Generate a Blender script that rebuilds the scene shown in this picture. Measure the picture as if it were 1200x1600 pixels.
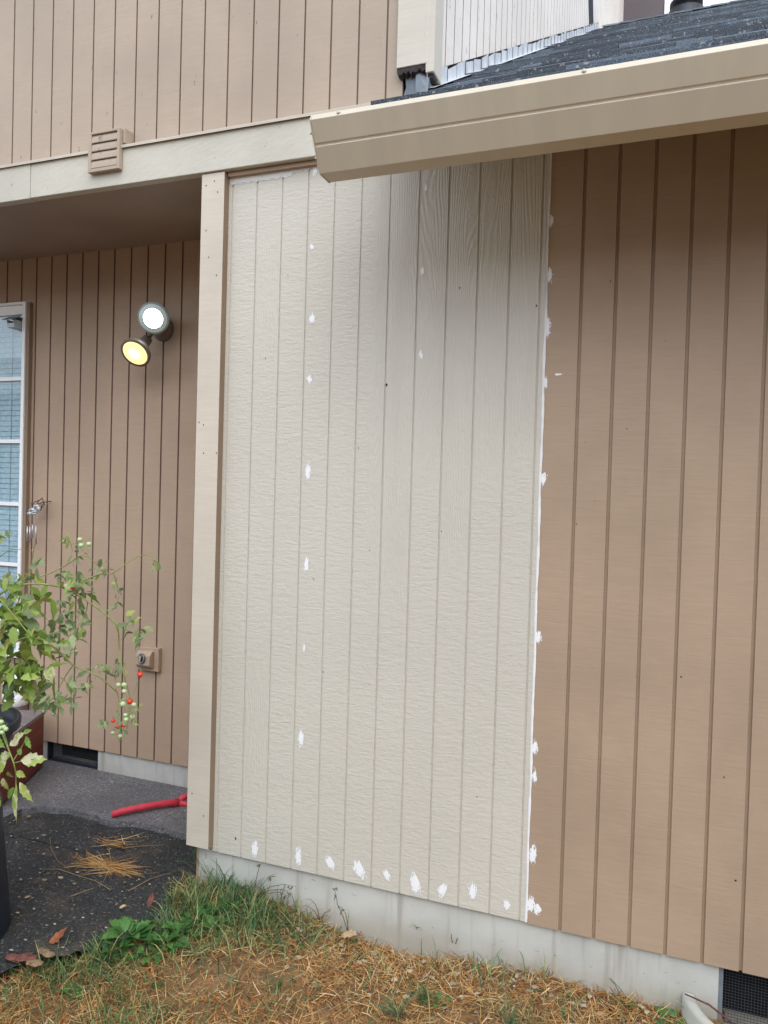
import bpy, math, random
import numpy as np
from mathutils import Vector, Matrix
R = math.radians
sc = bpy.context.scene
for o in list(bpy.data.objects): bpy.data.objects.remove(o)

# ------------------------------------------------------------------ camera, sky, sun, exposure
F, YAW, PITCH, ROLL = 1200.0, -0.36923, -0.02063, 0.02882
CAM = Vector((1.54336, -2.39101, 1.31951))
FW = Vector((math.sin(YAW)*math.cos(PITCH), math.cos(YAW)*math.cos(PITCH), math.sin(PITCH)))
RT0 = Vector((math.cos(YAW), -math.sin(YAW), 0)); UP0 = RT0.cross(FW)
RT = math.cos(ROLL)*RT0 + math.sin(ROLL)*UP0
UP = math.cos(ROLL)*UP0 - math.sin(ROLL)*RT0
cd = bpy.data.cameras.new('camera'); cam = bpy.data.objects.new('camera', cd); sc.collection.objects.link(cam)
m = Matrix((RT, UP, -FW)).transposed().to_4x4(); m.translation = CAM; cam.matrix_world = m
cd.sensor_fit = 'HORIZONTAL'; cd.sensor_width = 36; cd.lens = 36.0; cd.clip_start = 0.02; cd.clip_end = 600
sc.camera = cam
sc.render.resolution_x, sc.render.resolution_y = 768, 1024

SUN_EL, SUN_AZ = 52, 152        # azimuth: degrees clockwise from +Y
w = bpy.data.worlds.new('World'); sc.world = w; w.use_nodes = True
nt = w.node_tree; bg = nt.nodes['Background']
sky = nt.nodes.new('ShaderNodeTexSky'); sky.sky_type = 'NISHITA'; sky.sun_disc = False
sky.sun_elevation = R(SUN_EL); sky.sun_rotation = R(SUN_AZ); sky.dust_density = 1.5; sky.air_density = 1.0
hs = nt.nodes.new('ShaderNodeHueSaturation'); hs.inputs['Saturation'].default_value = 0.8
nt.links.new(sky.outputs[0], hs.inputs['Color']); cl = nt.nodes.new('ShaderNodeMix'); cl.data_type = 'RGBA'; cl.inputs[0].default_value = 0.72   # the cloud sheet
cl.inputs[7].default_value = (2.9, 3.0, 3.15, 1); nt.links.new(hs.outputs[0], cl.inputs[6]); nt.links.new(cl.outputs[2], bg.inputs[0])
bg.inputs[1].default_value = 0.15
sl = bpy.data.lights.new('sun', 'SUN'); sl.energy = 0.5; sl.angle = R(60); sl.color = (0.97, 0.99, 1.0)
so = bpy.data.objects.new('sun', sl); sc.collection.objects.link(so)
sd = Vector((math.sin(R(SUN_AZ))*math.cos(R(SUN_EL)), math.cos(R(SUN_AZ))*math.cos(R(SUN_EL)), math.sin(R(SUN_EL))))
so.rotation_euler = sd.to_track_quat('Z', 'Y').to_euler()
sc.view_settings.view_transform = 'Standard'; sc.view_settings.look = 'None'
sc.view_settings.exposure = 1.72; sc.view_settings.gamma = 1

# ------------------------------------------------------------------ where a photo point lies in the place
def ray(px, py): return FW + RT*((px-600)/F) - UP*((py-800)/F)
def at(px, py, t): return CAM + ray(px, py)*t
def onY(px, py, Y): d = ray(px, py); return CAM + d*((Y-CAM.y)/d.y)
def onZ(px, py, Z): d = ray(px, py); return CAM + d*((Z-CAM.z)/d.z)
rng = random.Random(7)
G = 0.1016

# ------------------------------------------------------------------ materials
def lin(c): return tuple((x/12.92 if x <= .04045 else ((x+.055)/1.055)**2.4) for x in (v/255 for v in c))
class NT:
    def __init__(s, name):
        s.m = bpy.data.materials.new(name); s.m.use_nodes = True
        s.t = s.m.node_tree; s.b = s.t.nodes['Principled BSDF']; s.out = s.t.nodes['Material Output']
        s.tc = s.n('TexCoord')
    def n(s, typ, **kw):
        nd = s.t.nodes.new('ShaderNode'+typ)
        for k, v in kw.items(): setattr(nd, k, v)
        return nd
    def l(s, a, b): s.t.links.new(a, b)
    def math(s, op, a, b=None, c=None, clamp=False):
        nd = s.n('Math', operation=op); nd.use_clamp = clamp
        for i, v in enumerate((a, b, c)):
            if v is None: continue
            if isinstance(v, (int, float)): nd.inputs[i].default_value = v
            else: s.l(v, nd.inputs[i])
        return nd.outputs[0]
    def noise(s, vec=None, scale=5, detail=3, sv=None, rough=.55, dist=0):
        vec = vec or s.tc.outputs['Object']
        if sv:
            mp = s.n('Mapping'); mp.inputs['Scale'].default_value = sv; s.l(vec, mp.inputs[0]); vec = mp.outputs[0]
        nd = s.n('TexNoise'); s.l(vec, nd.inputs['Vector'])
        nd.inputs['Scale'].default_value = scale; nd.inputs['Detail'].default_value = detail
        nd.inputs['Roughness'].default_value = rough; nd.inputs['Distortion'].default_value = dist
        return nd.outputs[0]
    def ramp(s, fac, stops, interp='LINEAR'):
        nd = s.n('ValToRGB'); nd.color_ramp.interpolation = interp; e = nd.color_ramp.elements
        while len(e) < len(stops): e.new(.5)
        for i, (p, c) in enumerate(stops):
            e[i].position = p; e[i].color = (*c, 1) if len(c) == 3 else c
        s.l(fac, nd.inputs[0]); return nd.outputs[0]
    def mr(s, v, a, b, c, d, smooth=True):
        nd = s.n('MapRange'); nd.interpolation_type = 'SMOOTHSTEP' if smooth else 'LINEAR'
        s.l(v, nd.inputs[0])
        for i, x in enumerate((a, b, c, d)): nd.inputs[i+1].default_value = x
        return nd.outputs[0]
    def mix(s, fac, a, b, mode='MIX'):
        nd = s.n('Mix', data_type='RGBA', blend_type=mode)
        for sock, v in ((nd.inputs[0], fac), (nd.inputs[6], a), (nd.inputs[7], b)):
            if isinstance(v, (int, float)): sock.default_value = v
            elif isinstance(v, tuple): sock.default_value = (*v, 1)
            else: s.l(v, sock)
        return nd.outputs[2]
    def bump(s, h, strength=.5, dist=.002, prev=None):
        nd = s.n('Bump'); nd.inputs['Strength'].default_value = strength; nd.inputs['Distance'].default_value = dist
        s.l(h, nd.inputs['Height'])
        if prev: s.l(prev, nd.inputs['Normal'])
        return nd.outputs[0]
    def done(s, col, rough=.6, normal=None, spec=.4, metal=0):
        if isinstance(col, tuple): s.b.inputs['Base Color'].default_value = (*col, 1)
        else: s.l(col, s.b.inputs['Base Color'])
        if isinstance(rough, (int, float)): s.b.inputs['Roughness'].default_value = rough
        else: s.l(rough, s.b.inputs['Roughness'])
        s.b.inputs['Specular IOR Level'].default_value = spec; s.b.inputs['Metallic'].default_value = metal
        if normal: s.l(normal, s.b.inputs['Normal'])
        return s.m

def sc3(c, k): return tuple(min(1, x*k) for x in c)
def paint(name, rgb, saw='h', amount=.5, chips=0.0, rough=.55, var=.08, dist=.0016):
    """painted rough-sawn board: fine saw marks across (h) or along (v) it, slow tone changes, knots"""
    s = NT(name); c = lin(rgb)
    slow = s.noise(scale=2.2, detail=4)
    sv = {'h': (9, 9, 130), 'v': (120, 120, 5), 'd': (20, 20, 90), 'x': (5, 120, 120)}[saw]
    vec = s.tc.outputs['Object']
    if saw == 'd':
        mp = s.n('Mapping'); mp.inputs['Rotation'].default_value = (0, R(18), 0); s.l(vec, mp.inputs[0]); vec = mp.outputs[0]
    fine = s.noise(vec, scale=1, detail=4, sv=sv, rough=.65)
    blot = s.noise(scale=38, detail=3)
    col = s.mix(s.mr(slow, .3, .7, 0, 1), sc3(c, 1-var), sc3(c, 1+var))
    col = s.mix(s.mr(fine, .3, .7, 0, .22), col, sc3(c, .72), 'MIX')
    if chips:
        ch = s.noise(scale=30, detail=6, sv=(1.4, 1.4, .5), rough=.7)
        col = s.mix(s.mr(ch, .70-chips*.1, .72-chips*.1, 0, .8), col, sc3(c, .35))
    h = s.math('ADD', s.math('MULTIPLY', fine, .7), s.math('MULTIPLY', blot, .5))
    nb = s.bump(h, amount, dist)
    return s.done(col, rough, nb)

def mat_panel():
    s = NT('primed_rough_sawn_panel')
    xyz = s.n('SeparateXYZ'); s.l(s.tc.outputs['Object'], xyz.inputs[0]); x, z = xyz.outputs[0], xyz.outputs[2]
    idx = s.math('FLOOR', s.math('DIVIDE', s.math('ADD', x, .0002), G))
    wn = s.n('TexWhiteNoise', noise_dimensions='1D'); s.l(idx, wn.inputs['W']); rnd = wn.outputs[0]
    def comb(a, b, c):
        nd = s.n('CombineXYZ')
        for i, v in enumerate((a, b, c)):
            if isinstance(v, (int, float)): nd.inputs[i].default_value = v
            else: s.l(v, nd.inputs[i])
        return nd.outputs[0]
    rz = s.math('MULTIPLY_ADD', rnd, 9.0, z)
    v = comb(x, s.math('MULTIPLY', rnd, 5), rz)
    ripple = s.noise(v, 1, 3, (26, 1, 105), .6, .5)
    ripple2 = s.noise(v, 1, 2, (60, 1, 40), .6, .8)
    low = s.noise(v, 1, 2, (7, 1, 1.3), .4, .3)
    ph = s.math('MULTIPLY_ADD', x, 700.0, s.math('MULTIPLY', low, 110.0))
    grain = s.math('MULTIPLY_ADD', s.math('SINE', ph), .5, .5)
    grain = s.math('MULTIPLY', grain, s.mr(ripple2, .25, .6, .3, 1))
    wlow = s.noise(comb(s.math('MULTIPLY', idx, 3.37), 0, s.math('MULTIPLY', z, .8)), 1, 1)
    bias = s.math('MULTIPLY', s.math('MULTIPLY', s.mr(x, .50, .62, 0, 1), s.mr(x, .98, 1.08, 1, .55)), s.mr(z, .9, 2.1, 0, .5))
    wgt = s.mr(s.math('ADD', wlow, bias), .56, .80, 0, 1)
    rip = s.math('ADD', s.math('MULTIPLY', ripple, .75), s.math('MULTIPLY', ripple2, .45))
    mx = s.n('Mix', data_type='FLOAT'); s.l(wgt, mx.inputs[0]); s.l(rip, mx.inputs[2]); s.l(s.math('MULTIPLY_ADD', grain, .34, s.math('MULTIPLY_ADD', ripple2, .35, .25)), mx.inputs[3])
    h = mx.outputs[0]
    c = lin(PANEL)
    slow = s.noise(scale=1.6, detail=3)
    col = s.mix(s.mr(slow, .3, .7, 0, 1), sc3(c, .97), sc3(c, 1.03))
    col = s.mix(s.math('MULTIPLY', s.mr(h, .1, .6, 1, 0), .10), col, sc3(c, .6))
    col = s.mix(s.mr(s.noise(v, 1, 4, (90, 1, 25), .7), .68, .74, 0, .25), col, sc3(c, .5))
    return s.done(col, .45, s.bump(h, .62, .0042), .5)

def simple(name, rgb, rough=.5, bump=0, scale=60, var=.1, spec=.4, metal=0, sv=None):
    s = NT(name); c = lin(rgb); nn = s.noise(scale=scale, detail=4, sv=sv)
    col = s.mix(s.mr(nn, .3, .7, 0, 1), sc3(c, 1-var), sc3(c, 1+var))
    return s.done(col, rough, s.bump(nn, bump, .002) if bump else None, spec, metal)

PANEL = (201, 197, 185)
M = {}
M['panel'] = mat_panel()
M['tan_new'] = paint('tan_painted_siding', (171, 149, 127), 'h', .6, dist=.0016)
M['tan_old'] = paint('faded_brown_siding', (180, 156, 134), 'h', .25)
M['tan_up'] = paint('faded_pinkish_tan_siding', (175, 159, 142), 'h', .4, chips=.55)
M['band'] = paint('rough_sawn_cream_trim', (197, 193, 180), 'd', .7, chips=.1, dist=.002)
M['groove_grey'] = simple('grimy_shaded_groove', (128, 122, 120), .8, .3, 30, .3)  # grime plus the shade of deep cracks, put into the groove colour
M['groove_brown'] = paint('shaded_brown_groove', (138, 116, 102), 'v', .3)  # groove shade painted as a darker brown
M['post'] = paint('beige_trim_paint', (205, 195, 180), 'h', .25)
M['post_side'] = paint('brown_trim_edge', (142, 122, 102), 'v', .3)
M['corner'] = paint('old_white_trim', (203, 197, 184), 'h', .3, chips=.35)
M['side'] = paint('weathered_white_siding', (234, 226, 217), 'h', .3, chips=.6)
M['ceiling'] = paint('brown_soffit_paint', (165, 146, 134), 'x', .2)
M['dark_wall'] = paint('shaded_brown_siding', (88, 80, 84), 'h', .3)  # eave shade on the far wall is put into this darker brown
M['gutter'] = simple('beige_gutter_enamel', (200, 191, 172), .38, .06, 1, .035, .45, sv=(16, 2, 3))
M['white'] = simple('white_vinyl', (246, 248, 249), .35, 0, 5, .02)
M['caulk'] = simple('white_filler', (238, 240, 242), .5, .5, 300, .03)
def mat_dab():
    s = NT('brushed_white_filler'); oi = s.n('ObjectInfo')
    xyz = s.n('SeparateXYZ'); s.l(s.tc.outputs['Generated'], xyz.inputs[0])
    a = s.math('MULTIPLY_ADD', xyz.outputs[0], 2, -1); b = s.math('MULTIPLY_ADD', xyz.outputs[2], 2, -1)
    rad = s.math('SQRT', s.math('ADD', s.math('MULTIPLY', a, a), s.math('MULTIPLY', b, b)))
    add = s.n('VectorMath', operation='ADD'); s.l(s.tc.outputs['Object'], add.inputs[0]); s.l(oi.outputs['Random'], add.inputs[1])
    n1 = s.noise(add.outputs[0], 1, 4, (260, 1, 75), .7)
    mask = s.mr(s.math('SUBTRACT', s.math('MULTIPLY_ADD', n1, 2.5, -.50), rad), -.03, .12, 0, 1)
    s.done(lin((240, 242, 244)), .5, s.bump(n1, .5, .002), .4)
    s.l(mask, s.b.inputs['Alpha']); return s.m
M['dab'] = mat_dab()
M['caulk_grey'] = simple('thin_white_caulk_smear', (214, 214, 210), .5, .4, 200, .06)
M['dark'] = simple('black_void', (16, 16, 18), .8)
M['speck'] = simple('dark_nail_hole', (42, 36, 32), .8)
M['metal'] = simple('galvanised_flashing', (202, 207, 212), .45, .1, 12, .12, .5, .12)
M['bluegrey'] = simple('blue_grey_flashing', (108, 116, 126), .5, .2, 30, .15)
M['rot'] = simple('rotten_dark_wood', (58, 52, 52), .9, .8, 60, .4)
M['bronze'] = simple('bronze_lamp_body', (122, 114, 106), .4, .1, 40, .1)
M['ring'] = simple('grey_lamp_rim', (165, 174, 172), .3, 0)
M['glowrim'] = None
M['black_plastic'] = simple('black_plastic', (34, 40, 50), .42, .15, 40, .15)
M['red_plastic'] = simple('faded_red_plastic', (205, 62, 78), .42, .25, 40, .12)
M['wood_red'] = simple('red_brown_stained_wood', (112, 54, 42), .6, .4, 1, .22, sv=(6, 6, 60))
M['wood_grey'] = simple('weathered_grey_board', (122, 112, 112), .75, .4, 1, .18, sv=(5, 60, 60))
M['wire'] = simple('brown_wire', (96, 72, 66), .5)
M['pewter'] = simple('pale_pewter', (206, 212, 216), .3, .3, 50, .2, .5, .3)
M['tube'] = simple('aluminium_chime_tube', (186, 184, 190), .3, 0, 10, .1, .5, .5)
M['bark'] = simple('red_brown_bark', (104, 62, 54), .85, .8, 60, .35)
M['tanbark'] = simple('tan_bark', (128, 106, 80), .85, .8, 60, .3)
M['screen'] = simple('dark_wire_screen', (70, 72, 78), .6)
M['grey_frame'] = simple('grey_vent_frame', (120, 126, 134), .5, .2, 40, .1)
M['soil_potting'] = simple('potting_soil', (52, 42, 34), .95, .8, 60, .4)
M['neigh'] = simple('grey_green_siding', (176, 174, 168), .7, .2, 3, .1)
M['clear'] = simple('cloudy_clear_plastic', (190, 204, 210), .2)

def mat_concrete(name, rgb, stains=True):
    s = NT(name); c = lin(rgb)
    slow = s.noise(scale=3, detail=5, rough=.65); fine = s.noise(scale=90, detail=4)
    col = s.mix(s.mr(slow, .3, .72, 0, 1), sc3(c, .84), sc3(c, 1.06))
    if stains:
        drip = s.noise(scale=1, detail=4, sv=(26, 26, 1.6), rough=.6)
        col = s.mix(s.mr(drip, .52, .72, 0, .55), col, sc3(lin((150, 142, 130)), .95))
        zz = s.n('SeparateXYZ'); s.l(s.tc.outputs['Object'], zz.inputs[0])
        splash = s.math('ADD', zz.outputs[2], s.math('MULTIPLY', s.noise(scale=9, detail=4), .10))
        col = s.mix(s.mr(splash, .07, .19, .6, 0), col, lin((160, 150, 130)))
        spot = s.noise(scale=1, detail=3, sv=(30, 30, 95))
        col = s.mix(s.mr(spot, .69, .74, 0, .6), col, lin((96, 92, 90)))
    return s.done(col, .85, s.bump(s.math('ADD', slow, s.math('MULTIPLY', fine, .25)), .35, .004), .25)
M['concrete'] = mat_concrete('pale_poured_concrete', (194, 195, 189))
M['well'] = mat_concrete('grey_white_well_wall', (190, 192, 182), False)

def mat_aggregate(name, base, light, dark, scale=190, spread=.5):
    s = NT(name)
    v = s.n('TexVoronoi'); v.inputs['Scale'].default_value = scale; s.l(s.tc.outputs['Object'], v.inputs['Vector'])
    slow = s.noise(scale=3.5, detail=5, rough=.65); mid = s.noise(scale=40, detail=3)
    sepc = s.n('SeparateColor'); s.l(v.outputs['Color'], sepc.inputs[0])
    col = s.ramp(sepc.outputs[0], [(0, lin(dark)), (.45, lin(base)), (.9, lin(base)), (1, lin(light))])
    col = s.mix(s.mr(slow, .35, .68, 0, .5), col, sc3(lin(dark), 1.0))
    col = s.mix(s.mr(mid, .62, .72, 0, .2), col, lin(light))
    if scale < 180:      # dust and soil trodden into the asphalt
        du = s.noise(scale=6, detail=6, rough=.7)
        col = s.mix(s.mr(du, .5, .72, 0, .45), col, lin((104, 90, 76)))
    h = s.math('ADD', s.math('MULTIPLY', v.outputs['Distance'], -1.0), s.math('MULTIPLY', mid, .6))
    return s.done(col, .88, s.bump(h, .8, .006), .3)
M['aggregate'] = mat_aggregate('exposed_aggregate_concrete', (124, 122, 124), (176, 174, 172), (84, 84, 88))
M['asphalt'] = mat_aggregate('dark_worn_asphalt', (60, 61, 61), (118, 116, 110), (38, 39, 41), 150)

def mat_soil():
    s = NT('dry_lawn_soil')
    a = s.noise(scale=5, detail=6, rough=.7); b = s.noise(scale=60, detail=4, sv=(1, 1, 1)); c = s.noise(scale=220, detail=2)
    col = s.ramp(a, [(.28, lin((74, 60, 50))), (.45, lin((112, 88, 64))), (.58, lin((132, 104, 74))), (.78, lin((92, 82, 72)))])
    col = s.mix(s.mr(b, .4, .65, 0, .5), col, lin((150, 120, 82)))
    col = s.mix(s.mr(c, .55, .7, 0, .4), col, lin((70, 56, 46)))
    return s.done(col, .95, s.bump(s.math('ADD', a, s.math('MULTIPLY', b, .5)), .9, .02), .15)
M['soil'] = mat_soil()

def mat_islands(name, stops, rough=.7, trans=.0):
    s = NT(name); g = s.n('NewGeometry')
    col = s.ramp(g.outputs['Random Per Island'], [(p, lin(c)) for p, c in stops])
    nn = s.noise(scale=70, detail=2)
    col = s.mix(s.mr(nn, .35, .7, 0, .3), col, (0.08, .06, .03))
    return s.done(col, rough, None, .25)
M['straw'] = mat_islands('dry_straw', [(0, (112, 78, 48)), (.25, (172, 118, 66)), (.5, (200, 150, 88)), (.75, (210, 174, 116)), (.9, (224, 204, 160)), (1, (140, 134, 88))])
M['rust_straw'] = mat_islands('rusty_dry_grass', [(0, (104, 66, 40)), (.5, (170, 104, 52)), (1, (196, 140, 78))])
M['grass'] = mat_islands('green_grass_blades', [(0, (44, 78, 46)), (.35, (66, 104, 60)), (.65, (94, 124, 78)), (.85, (140, 146, 92)), (1, (176, 158, 104))])
M['tuft'] = mat_islands('blue_green_grass_tuft', [(0, (52, 82, 56)), (.6, (84, 116, 84)), (1, (120, 140, 92))])
M['chips'] = mat_islands('pale_debris_chips', [(0, (98, 78, 58)), (.4, (150, 136, 112)), (.8, (184, 174, 150)), (1, (120, 70, 44))])
def mat_leaf(name, a, b, dry, drymid=.62):
    s = NT(name); g = s.n('NewGeometry')
    col = s.mix(g.outputs['Random Per Island'], lin(a), lin(b))
    nn = s.noise(scale=26, detail=4); fine = s.noise(scale=130, detail=3)
    off = s.math('MULTIPLY_ADD', g.outputs['Random Per Island'], .16, -.08)
    col = s.mix(s.mr(s.math('ADD', nn, off), drymid, drymid+.1, 0, .9), col, lin(dry))
    col = s.mix(s.mr(fine, .55, .72, 0, .3), col, sc3(lin(a), .55))
    m_ = s.done(col, .5, s.bump(fine, .5, .003), .35)
    tr = s.n('BsdfTranslucent'); s.l(col, tr.inputs[0]); mx = s.n('MixShader'); mx.inputs[0].default_value = .28
    s.l(s.b.outputs[0], mx.inputs[1]); s.l(tr.outputs[0], mx.inputs[2]); s.l(mx.outputs[0], s.out.inputs[0])
    return m_
M['leaf'] = mat_leaf('tomato_leaf', (118, 148, 66), (164, 182, 92), (172, 142, 92), .58)
M['leaf_far'] = mat_leaf('dull_tomato_leaf', (108, 130, 88), (150, 164, 116), (164, 156, 118), .62)
M['leaf_pale'] = mat_leaf('blotched_tomato_leaf', (110, 150, 66), (164, 178, 92), (208, 206, 170), .52)
M['weed'] = mat_leaf('weed_leaf', (62, 108, 52), (96, 140, 70), (110, 110, 60), .72)
M['stem'] = simple('tomato_stem', (128, 140, 76), .5, .2, 60, .2)
M['twig'] = simple('dry_twig', (136, 112, 84), .8, .4, 60, .25)
M['drystalk'] = simple('dead_weed_stalk', (104, 98, 78), .8, .4, 60, .25)
M['dryleaf'] = simple('orange_dead_leaf', (136, 80, 50), .7, .4, 60, .25)
M['beigeleaf'] = simple('beige_dead_leaf', (190, 160, 126), .7, .4, 60, .2)
M['redtom'] = simple('ripe_tomato_skin', (214, 58, 34), .22, 0, 8, .1, .5)
M['greentom'] = simple('unripe_tomato_skin', (176, 198, 146), .25, 0, 8, .08, .5)

def mat_shingle():
    s = NT('dark_asphalt_shingle'); g = s.n('NewGeometry')
    col = s.ramp(g.outputs['Random Per Island'], [(0, lin((22, 32, 44))), (.6, lin((46, 60, 74))), (1, lin((88, 102, 116)))])
    gr = s.noise(scale=420, detail=2); lic = s.noise(scale=55, detail=4)
    col = s.mix(s.mr(gr, .5, .68, 0, .5), col, lin((150, 158, 166)))
    col = s.mix(s.mr(lic, .60, .68, 0, .6), col, lin((168, 172, 172)))
    return s.done(col, .7, s.bump(gr, .7, .003), .5)
M['shingle'] = mat_shingle()
def mat_glass():
    s = NT('window_glass')
    gl = s.n('BsdfGlossy'); gl.inputs['Roughness'].default_value = .03; gl.inputs[0].default_value = (.9, .97, 1, 1)
    tp = s.n('BsdfTransparent'); tp.inputs[0].default_value = (.88, .97, 1.0, 1)
    fr = s.n('LayerWeight'); fr.inputs[0].default_value = .5
    mx = s.n('MixShader'); s.l(s.math('MULTIPLY_ADD', s.math('POWER', fr.outputs[1], 3.0), .6, .12), mx.inputs[0])
    s.l(tp.outputs[0], mx.inputs[1]); s.l(gl.outputs[0], mx.inputs[2]); s.l(mx.outputs[0], s.out.inputs[0])
    s.t.nodes.remove(s.b); return s.m
M['glass'] = mat_glass()
M['blind'] = simple('pale_blue_grey_blind', (182, 198, 206), .5, 0)
def mat_emit(name, col, strength, hot=None, hotpow=0):
    s = NT(name); s.b.inputs['Base Color'].default_value = (*col, 1)
    s.b.inputs['Roughness'].default_value = .15
    s.b.inputs['Emission Color'].default_value = (*col, 1); s.b.inputs['Emission Strength'].default_value = strength
    if hot:   # the filament's bright spot behind the lens
        ln = s.n('VectorMath', operation='LENGTH'); s.l(s.tc.outputs['Object'], ln.inputs[0])
        nn = s.noise(scale=60, detail=2)
        r_ = s.math('MULTIPLY_ADD', nn, .012, ln.outputs['Value'])
        s.l(s.mr(r_, .008, .034, hotpow, strength), s.b.inputs['Emission Strength'])
        s.l(s.mix(s.mr(r_, .012, .05, 0, 1), hot, col), s.b.inputs['Emission Color'])
    return s.m
M['glowrim'] = mat_emit('lit_lens_rim', (.62, .72, .71), .10)
M['led'] = mat_emit('lit_white_lens', (0.93, 1.0, .98), 6)
M['warm'] = mat_emit('lit_warm_lens', (1.0, .64, .25), .50, (1, .95, .8), 5.0)

# ------------------------------------------------------------------ mesh building
class MB:
    def __init__(s): s.v = []; s.f = []; s.mi = []; s.smooth = []
    def add(s, vs, fs, mi=0, smooth=False):
        b = len(s.v); s.v += [tuple(v) for v in vs]
        for f in fs: s.f.append([b+i for i in f]); s.mi.append(mi); s.smooth.append(smooth)
    def box(s, a, b, mi=0, rot=None, org=None):
        x0, y0, z0 = a; x1, y1, z1 = b
        vs = [Vector(p) for p in ((x0,y0,z0),(x1,y0,z0),(x1,y1,z0),(x0,y1,z0),(x0,y0,z1),(x1,y0,z1),(x1,y1,z1),(x0,y1,z1))]
        if rot is not None:
            vs = [rot @ v + org for v in vs]
        s.add(vs, [(0,3,2,1),(4,5,6,7),(0,1,5,4),(1,2,6,5),(2,3,7,6),(3,0,4,7)], mi)
    def prism(s, prof, axis, a, b, mi=0, caps=True, smooth=False):
        """closed profile of 2-D points swept along axis ('x': prof is (y,z); 'z': prof is (x,y))"""
        n = len(prof)
        def P(p, t): return (t, p[0], p[1]) if axis == 'x' else ((p[0], t, p[1]) if axis == 'y' else (p[0], p[1], t))
        vs = [P(p, a) for p in prof]+[P(p, b) for p in prof]
        fs = [(i, (i+1) % n, n+(i+1) % n, n+i) for i in range(n)]
        if caps: fs += [tuple(range(n))[::-1], tuple(range(n, 2*n))]
        s.add(vs, fs, mi, smooth)
    def tube(s, pts, r, seg=6, mi=0, cap=True, smooth=True):
        pts = [Vector(p) for p in pts]; n = len(pts); rs = r if isinstance(r, (list, tuple)) else [r]*n
        vs = []; prev = None
        for i, p in enumerate(pts):
            d = (pts[min(i+1, n-1)]-pts[max(i-1, 0)]).normalized()
            if prev is None:
                a = d.orthogonal().normalized()
            else:
                a = (prev - d*prev.dot(d)); a = a.normalized() if a.length > 1e-6 else d.orthogonal().normalized()
            prev = a; b = d.cross(a)
            for k in range(seg):
                t = 2*math.pi*k/seg; vs.append(p+(a*math.cos(t)+b*math.sin(t))*rs[i])
        fs = [(i*seg+k, i*seg+(k+1) % seg, (i+1)*seg+(k+1) % seg, (i+1)*seg+k) for i in range(n-1) for k in range(seg)]
        if cap: fs += [tuple(range(seg))[::-1], tuple(range((n-1)*seg, n*seg))]
        s.add(vs, fs, mi, smooth)
    def lathe(s, prof, org, axis, seg=28, mi=0, smooth=True):
        """prof: (radius, distance along axis)"""
        ax = Vector(axis).normalized(); a = ax.orthogonal().normalized(); b = ax.cross(a); org = Vector(org)
        vs = [org+ax*h+(a*math.cos(2*math.pi*k/seg)+b*math.sin(2*math.pi*k/seg))*r for r, h in prof for k in range(seg)]
        n = len(prof)
        fs = [(i*seg+k, i*seg+(k+1) % seg, (i+1)*seg+(k+1) % seg, (i+1)*seg+k) for i in range(n-1) for k in range(seg)]
        if prof[0][0] > 1e-5: fs.append(tuple(range(seg))[::-1])
        if prof[-1][0] > 1e-5: fs.append(tuple(range((n-1)*seg, n*seg)))
        s.add(vs, fs, mi, smooth)

def wloc(o):
    l = Vector((0, 0, 0))
    while o is not None: l += o.location; o = o.parent
    return l
def obj(name, mb, mats, parent=None, origin=None, bevel=0):
    me = bpy.data.meshes.new(name)
    base = Vector(origin) if origin is not None else (wloc(parent) if parent else Vector((0, 0, 0)))
    me.from_pydata([tuple(Vector(v)-base) for v in mb.v], [], mb.f)
    for mt in (mats if isinstance(mats, (list, tuple)) else [mats]): me.materials.append(M[mt] if isinstance(mt, str) else mt)
    me.polygons.foreach_set('material_index', mb.mi); me.polygons.foreach_set('use_smooth', mb.smooth)
    me.update()
    o = bpy.data.objects.new(name, me); sc.collection.objects.link(o)
    if parent: o.parent = parent; o.location = base - wloc(parent)
    else: o.location = base
    if bevel:
        bv = o.modifiers.new('bevel', 'BEVEL'); bv.width = bevel; bv.segments = 2; bv.limit_method = 'ANGLE'; bv.angle_limit = R(40)
    return o
def tag(o, label=None, cat=None, group=None, kind=None):
    if label: o['label'] = label
    if cat: o['category'] = cat
    if group: o['group'] = group
    if kind: o['kind'] = kind
    return o
def thing(name, label, cat, loc, group=None):
    o = bpy.data.objects.new(name, None); sc.collection.objects.link(o); o.location = loc; o.empty_display_size = .1
    return tag(o, label, cat, group)

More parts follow.
